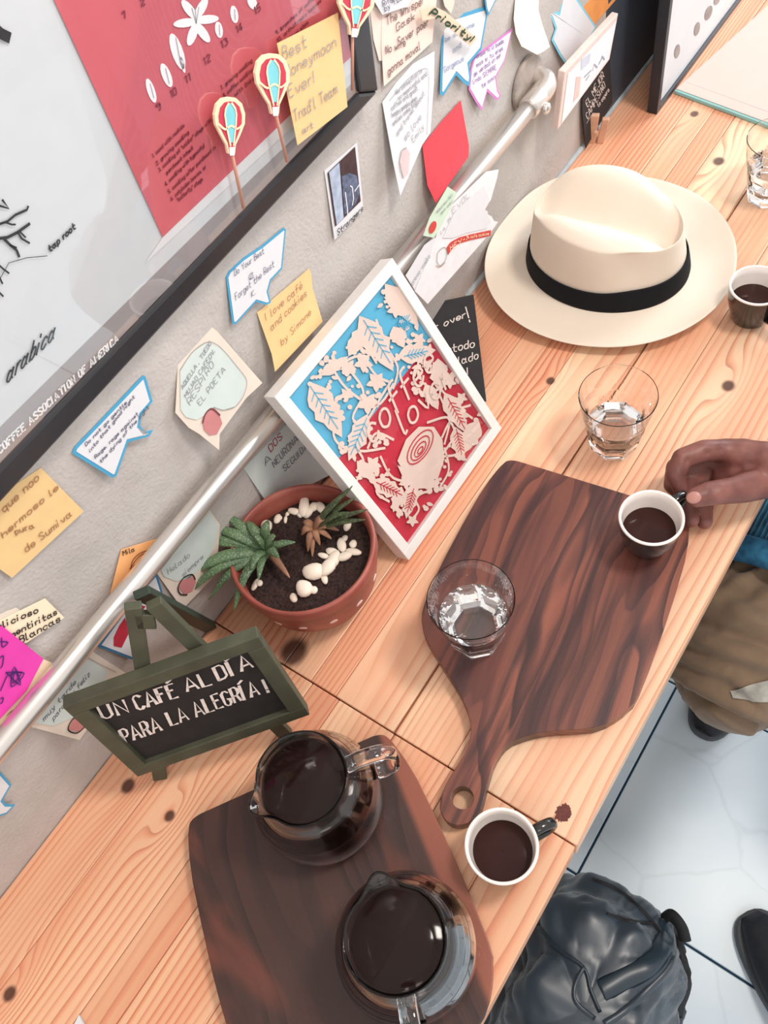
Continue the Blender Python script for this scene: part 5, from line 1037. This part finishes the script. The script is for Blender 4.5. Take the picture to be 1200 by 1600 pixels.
# right hand closing on the cup handle (pixel sight lines with heights above the counter)
WR = hp_(1205, 736, .052)
palm = [((1190, 724), .052, .024), ((1160, 712), .052, .0190), ((1132, 706), .052, .0150)]
index = [((1134, 703), .060, .0120), ((1100, 704), .066, .0120), ((1066, 716), .066, .0112), ((1055, 742), .058, .0104), ((1064, 766), .049, .0082)]
middle = [((1140, 720), .042, .0125), ((1100, 718), .040, .0118), ((1056, 730), .038, .0108), ((1050, 758), .032, .0094), ((1074, 780), .028, .0080)]
ring_ = [((1150, 738), .030, .0118), ((1116, 736), .024, .0112), ((1078, 748), .026, .0098), ((1074, 785), .029, .0098), ((1080, 812), .0285, .0090)]
pinky = [((1162, 752), .024, .0110), ((1136, 756), .016, .0098), ((1108, 768), .013, .0086), ((1100, 795), .014, .0096), ((1101, 815), .0135, .0088)]
thumb = [((1192, 752), .050, .0190), ((1160, 762), .058, .0165), ((1132, 768), .066, .0135), ((1108, 771), .071, .0128), ((1088, 777), .073, .0108)]
knuc = [((1160, 706), .056, .014), ((1164, 722), .044, .015), ((1170, 738), .036, .0145), ((1178, 750), .032, .013)]
def ch(lst): return [(hp_(p[0], p[1], z), r) for p, z, r in lst]
EL = V((.755, -.625, .775)); SHO = V((.90, -.49, 1.08))
chains = [[(WR, .0245)] + ch(palm[:1]), ch(palm), ch(index), ch(middle), ch(ring_), ch(pinky), ch(thumb), ch([palm[0], index[0]]), ch([palm[0], knuc[1], middle[0]]), ch([palm[0], knuc[2], ring_[0]]), ch([palm[0], knuc[3], pinky[0]]),
          ch([index[0], middle[0]]), ch([middle[0], ring_[0]]), ch([ring_[0], pinky[0]]), [(WR, .024), (hp_(1192, 752, .050), .019)], ch([((1150, 742), .044, .0130), ((1128, 748), .034, .0105)]),
          [(WR, .0255), (WR.lerp(EL, .35), .031), (WR.lerp(EL, .8), .039), (EL, .038)], [(EL, .038), (EL.lerp(SHO, .5), .045), (SHO, .055)],
          [((.88, -.63, .575), .125), ((.89, -.63, .80), .125), ((.90, -.63, 1.00), .13)], [((.90, -.49, 1.08), .055), ((.90, -.63, 1.11), .065), ((.90, -.77, 1.08), .055)],
          [((.90, -.63, 1.10), .055), ((.875, -.63, 1.22), .052)], [((.865, -.63, 1.29), .078), ((.875, -.63, 1.35), .085)], [((.84, -.63, 1.24), .05), ((.855, -.63, 1.32), .065)],
          [((.785, -.63, 1.295), .009), ((.79, -.63, 1.32), .007)], [((.88, -.545, 1.30), .014), ((.885, -.545, 1.32), .016)], [((.88, -.715, 1.30), .014), ((.885, -.715, 1.32), .016)],
          [((.90, -.77, 1.08), .055), ((.84, -.83, .82), .042), ((.74, -.77, .69), .030), ((.70, -.75, .675), .026)], [((.70, -.75, .675), .026), ((.66, -.74, .670), .020)]]
for k in range(4): chains.append([((.665, -.715 - .018 * k, .672), .010), ((.625, -.71 - .019 * k, .668), .009), ((.605, -.71 - .019 * k, .658), .008)])
chains.append([((.685, -.725, .678), .012), ((.655, -.695, .678), .010)])
for sgn, hy, kx, ky, fx, fy in ((1, -.55, .50, -.505, .77, -.505), (-1, -.70, .60, -.76, .78, -.79)):
    chains.append([((.88, hy, .565), .085), ((kx, ky, .56), .046), ((fx, fy, .12), .034), ((fx - .05, fy, .05), .035), ((fx - .10, fy, .040), .022)])
vs, fs = capsules(chains); body = obj('body', vs, fs, SKIN, person, True); voxel(body, .0026, 3); bm_ = bake(body)
cr = lambda pts, z: [hp_(u, v, z) for u, v in pts]
groove(bm_, origin(person), [(cr([(1072, 716), (1076, 730), (1070, 735)], .072), 1, 1), (cr([(1107, 708), (1106, 722), (1100, 730)], .074), 1, 1), (cr([(1128, 702), (1131, 714), (1124, 728)], .074), 1, 1), (cr([(1136, 712), (1132, 722)], .070), .8, 1), (cr([(1058, 749), (1070, 752)], .066), .6, .8),
      (cr([(1112, 760), (1115, 772), (1111, 782)], .083), .6, .8), (cr([(1117, 760), (1120, 772), (1116, 783)], .082), .5, .8), (cr([(1138, 743), (1160, 730), (1180, 726)], .068), 1.2, 1.6), (cr([(1044, 722), (1060, 728)], .070), .3, 1)], .0024, .0030, (.44, .70, -.50, -.30, .77, .90))
NAIL = mat('pale_nail', (180, 128, 118), .35, var=.03); np_ = hp_(1084, 777.5, .0822); vs, fs = lathe([(max(.0003, math.cos(math.radians(d))), math.sin(math.radians(d))) for d in range(0, 91, 15)], (0, 0, 0), 20, close=False)
nz_ = (CAM - np_).normalized(); nx_ = (hp_(1110, 772, .0822) - np_); nx_ = (nx_ - nz_ * nx_.dot(nz_)).normalized(); ny_ = nz_.cross(nx_)
vs = [np_ + nx_ * v[0] * .0074 + ny_ * v[1] * .0062 + nz_ * v[2] * .0024 for v in vs]; obj('thumb_nail', vs, fs, NAIL, person, True)
for y_ in (-.605, -.655): vs, fs = lathe([(max(.0003, math.cos(math.radians(d))), math.sin(math.radians(d))) for d in range(-90, 91, 20)], (0, 0, 0), 12, close=False); obj('eye', [V((.797, y_, 1.325)) + V(v) * .010 for v in vs], fs, mat('eye_white', (230, 226, 222), .2), person, True)
vs, fs = capsules([[((.795, -.612, 1.258), .005), ((.793, -.63, 1.257), .006), ((.795, -.648, 1.258), .005)]]); obj('lips', vs, fs, mat('lips', (120, 60, 58), .5), person, True)
vs, fs = capsules([[((.90, -.63, 1.38), .088), ((.93, -.63, 1.33), .075)], [((.86, -.63, 1.405), .065), ((.92, -.63, 1.40), .07)]]); h_ = obj('hair', vs, fs, mat('black_hair', (26, 22, 22), .8, var=.3, scale=300, bump=.004), person, True); voxel(h_, .008, 3)
# trousers: one thigh shows beside the counter
KH = mat('khaki_cotton', (118, 98, 78), .85, var=.10, scale=40, sheen=.2, bump=.0006)
tr = [[((.90, -.63, .575), .138), ((.88, -.63, .64), .125)], [((.88, -.56, .56), .105), ((.70, -.522, .560), .102), ((.52, -.508, .565), .088), ((.492, -.508, .545), .086)], [((.492, -.508, .545), .080), ((.61, -.50, .36), .066), ((.75, -.505, .14), .056)],
      [((.88, -.70, .56), .105), ((.74, -.73, .565), .095), ((.64, -.765, .57), .080), ((.63, -.77, .55), .078)], [((.63, -.77, .55), .076), ((.70, -.78, .36), .066), ((.77, -.79, .14), .056)], [((.88, -.60, .56), .11), ((.74, -.62, .555), .085)]]
vs, fs = capsules(tr, 20); trs = obj('trousers', vs, fs, KH, person, True); voxel(trs, .005, 8); me_ = bake(trs); op = origin(person)
NN_ = [tuple(n_.vector) for n_ in me_.vertex_normals]
for v in me_.vertices:
    p = v.co + op; f = p.x * .55 + p.y * .15                   # folds fan out from the crook of the knee
    a = math.atan2(p.y + .40, p.x - .40); r = math.hypot(p.x - .40, p.y + .40)
    wv = noise.noise(V((a * 5.5 + 3, r * 3.5, p.z * 4))); rg = (1 - abs(wv) * 2.2); v.co = v.co + V(NN_[v.index]) * ((.013 * max(0, rg) ** 2) * min(1, max(.15, (p.x - .42) / .12)) - .004 + .005 * noise.noise(V((p.x * 14, p.y * 14, p.z * 14))))
# jacket with ribbed hem
def denim(name, rib):
    k = NT(name); tc = k.n('ShaderNodeTexCoord'); n1 = k.n('ShaderNodeTexNoise', i_Scale=90.0, i_Detail=4.0); k.link(tc.outputs['Object'], n1.inputs[0])
    c = k.ramp(n1.outputs[0], ((.3, S(22, 76, 112)), (.7, S(48, 118, 156))))
    if rib:
        w1 = k.n('ShaderNodeTexWave', i_Scale=52.0, wave_type='BANDS', bands_direction='Y'); w1.inputs['Distortion'].default_value = 1.2; k.link(tc.outputs['Object'], w1.inputs[0])
        f = k.n('ShaderNodeMapRange'); k.link(w1.outputs['Fac'], f.inputs[0]); f.inputs[1].default_value = .6; f.inputs[2].default_value = 1; f.inputs[4].default_value = .5; c = k.mix(f.outputs[0], c, S(130, 186, 208)); k.bump(w1.outputs['Fac'], .5, .002)
    k.link(c, k.b.inputs['Base Color']); k.b.inputs['Roughness'].default_value = .85; return k.m
jk = [[((.90, -.63, .70), .15), ((.90, -.63, .88), .15), ((.90, -.63, 1.02), .15)], [((.90, -.50, 1.07), .075), ((.90, -.63, 1.10), .085), ((.90, -.76, 1.07), .075)], [(SHO, .070), (EL.lerp(SHO, .35), .060)], [((.90, -.77, 1.08), .07), ((.845, -.83, .84), .055), ((.78, -.79, .72), .045)],
      [((.86, -.56, .60), .125), ((.74, -.525, .572), .118), ((.635, -.514, .566), .113)], [((.84, -.66, .655), .075), ((.74, -.69, .655), .05)], [((.70, -.52, .64), .055), ((.72, -.64, .64), .05)]]
vs, fs = capsules(jk, 18); j_ = obj('jacket', vs, fs, denim('denim_ribbed', True), person, True); voxel(j_, .006, 6); jm = bake(j_)
for v in jm.vertices:
    p = v.co + origin(person)
    if p.x < .604 and p.z < .75: v.co.x = .604 - origin(person).x
hc = [(.598 - .022 * math.sin(a) , -.514 + .1155 * math.cos(a), .566 + .1155 * math.sin(a)) for a in [2 * math.pi * i / 36 for i in range(37)]]; vs, fs = tube(hc, .019, 10, flat=.85, up=(1, 0, 0), cap=False)
h2 = obj('jacket_hem', vs, fs, denim('denim', False), person, True)
# worn grey patch printed on the outer side of the trouser leg
from mathutils.bvhtree import BVHTree
def caster(me, o0):
    """sight line -> point on a finished surface"""
    bv = BVHTree.FromPolygons([tuple(v.co) for v in me.vertices], [tuple(p.vertices) for p in me.polygons])
    def f(u, v, off=.0015):
        h = bv.ray_cast(CAM - o0, ray(u, v).normalized())
        if h[0] is None: return None
        n = h[1] if h[1].dot(ray(u, v)) < 0 else -h[1]
        return h[0] + o0 + n * off, n
    return f
ot = caster(me_, op); fl2 = []
for pts, dk, wk in (([(1046, 1046), (1090, 1072), (1140, 1098), (1215, 1128)], -1.1, 1.2), ([(1052, 1062), (1100, 1092), (1150, 1118), (1215, 1142)], .9, 1), ([(1075, 990), (1130, 1012), (1215, 1040)], -1, 1.1), ([(1085, 972), (1140, 992), (1215, 1018)], .7, .9), ([(1105, 928), (1150, 952), (1215, 985)], -.9, 1.1), ([(1060, 1020), (1100, 1040), (1135, 1050)], -.8, .8),
                    ([(1150, 1060), (1180, 1085), (1200, 1110)], -.7, .9), ([(1130, 900), (1170, 915), (1215, 940)], -.6, 1.2), ([(1110, 1105), (1150, 1135), (1200, 1150)], -.6, 1.1)):
    H = [ot(u, v, 0) for u, v in [(p.x, p.y) for p in spline([V((a, b, 0)) for a, b in pts], 5)]]; H = [h[0] for h in H if h]
    if len(H) > 1: fl2.append((H, dk, wk))
for sg in (1, -1):
    groove(me_, op, [(H, abs(dk), wk) for H, dk, wk in fl2 if dk * sg > 0], .0095 * sg, .010, (.36, .70, -.66, -.36, .40, .75))
ot = caster(me_, op); gu, gv = 12, 7; gp = []; ok = {}
for b_ in range(gv + 1):
    for a_ in range(gu + 1):
        s1, t1 = a_ / gu, b_ / gv; h = ot(1141 + 75 * s1 + 4 * t1, 1079 - 22 * s1 + t1 * (12 + 30 * s1), .0022)
        if h: ok[(a_, b_)] = len(gp); gp.append(h[0])
gf = [(ok[(a_, b_)], ok[(a_, b_ + 1)], ok[(a_ + 1, b_ + 1)], ok[(a_ + 1, b_)]) for b_ in range(gv) for a_ in range(gu) if all(q_ in ok for q_ in ((a_, b_), (a_, b_ + 1), (a_ + 1, b_ + 1), (a_ + 1, b_)))]
obj('grey_patch', gp, gf, mat('pale_grey_fabric', (150, 148, 140), .6, var=.35, scale=60, bump=.002), person, True)
# stool
stl = thing('stool', (.88, -.63, 0), 'black round stool under the seated person', 'stool')
vs, fs = lathe([(.001, .385), (.16, .385), (.17, .395), (.17, .410), (.158, .420), (.001, .420)], (.88, -.63, 0), 40, close=False); obj('seat', vs, fs, NYB, stl, True)
for a in (45, 135, 225, 315): ca, sa2 = math.cos(math.radians(a)), math.sin(math.radians(a)); vs, fs = tube([(.88 + .14 * ca, -.63 + .14 * sa2, .387), (.88 + .17 * ca, -.63 + .17 * sa2, 0)], .012, 10); obj('leg', vs, fs, LEGM, stl, True)
vs, fs = tube([(.88 + .158 * math.cos(i * math.pi / 12), -.63 + .158 * math.sin(i * math.pi / 12), .18) for i in range(25)], .007, 8, cap=False); obj('foot_ring', vs, fs, LEGM, stl, True)
for (fx, fy) in ((.712, -.505), (.72, -.79)):
    sh = shoe(V((fx, fy, 0)), V((-1, 0, 0)), 'black shoe', L=.27, Wd=.048)
    for c in list(sh.children): c.parent = person; c.name = 'shoe_' + c.name.split('.')[0]; c.location = V((0, 0, 0)) + (origin(sh) - origin(person))
    bpy.data.objects.remove(sh)
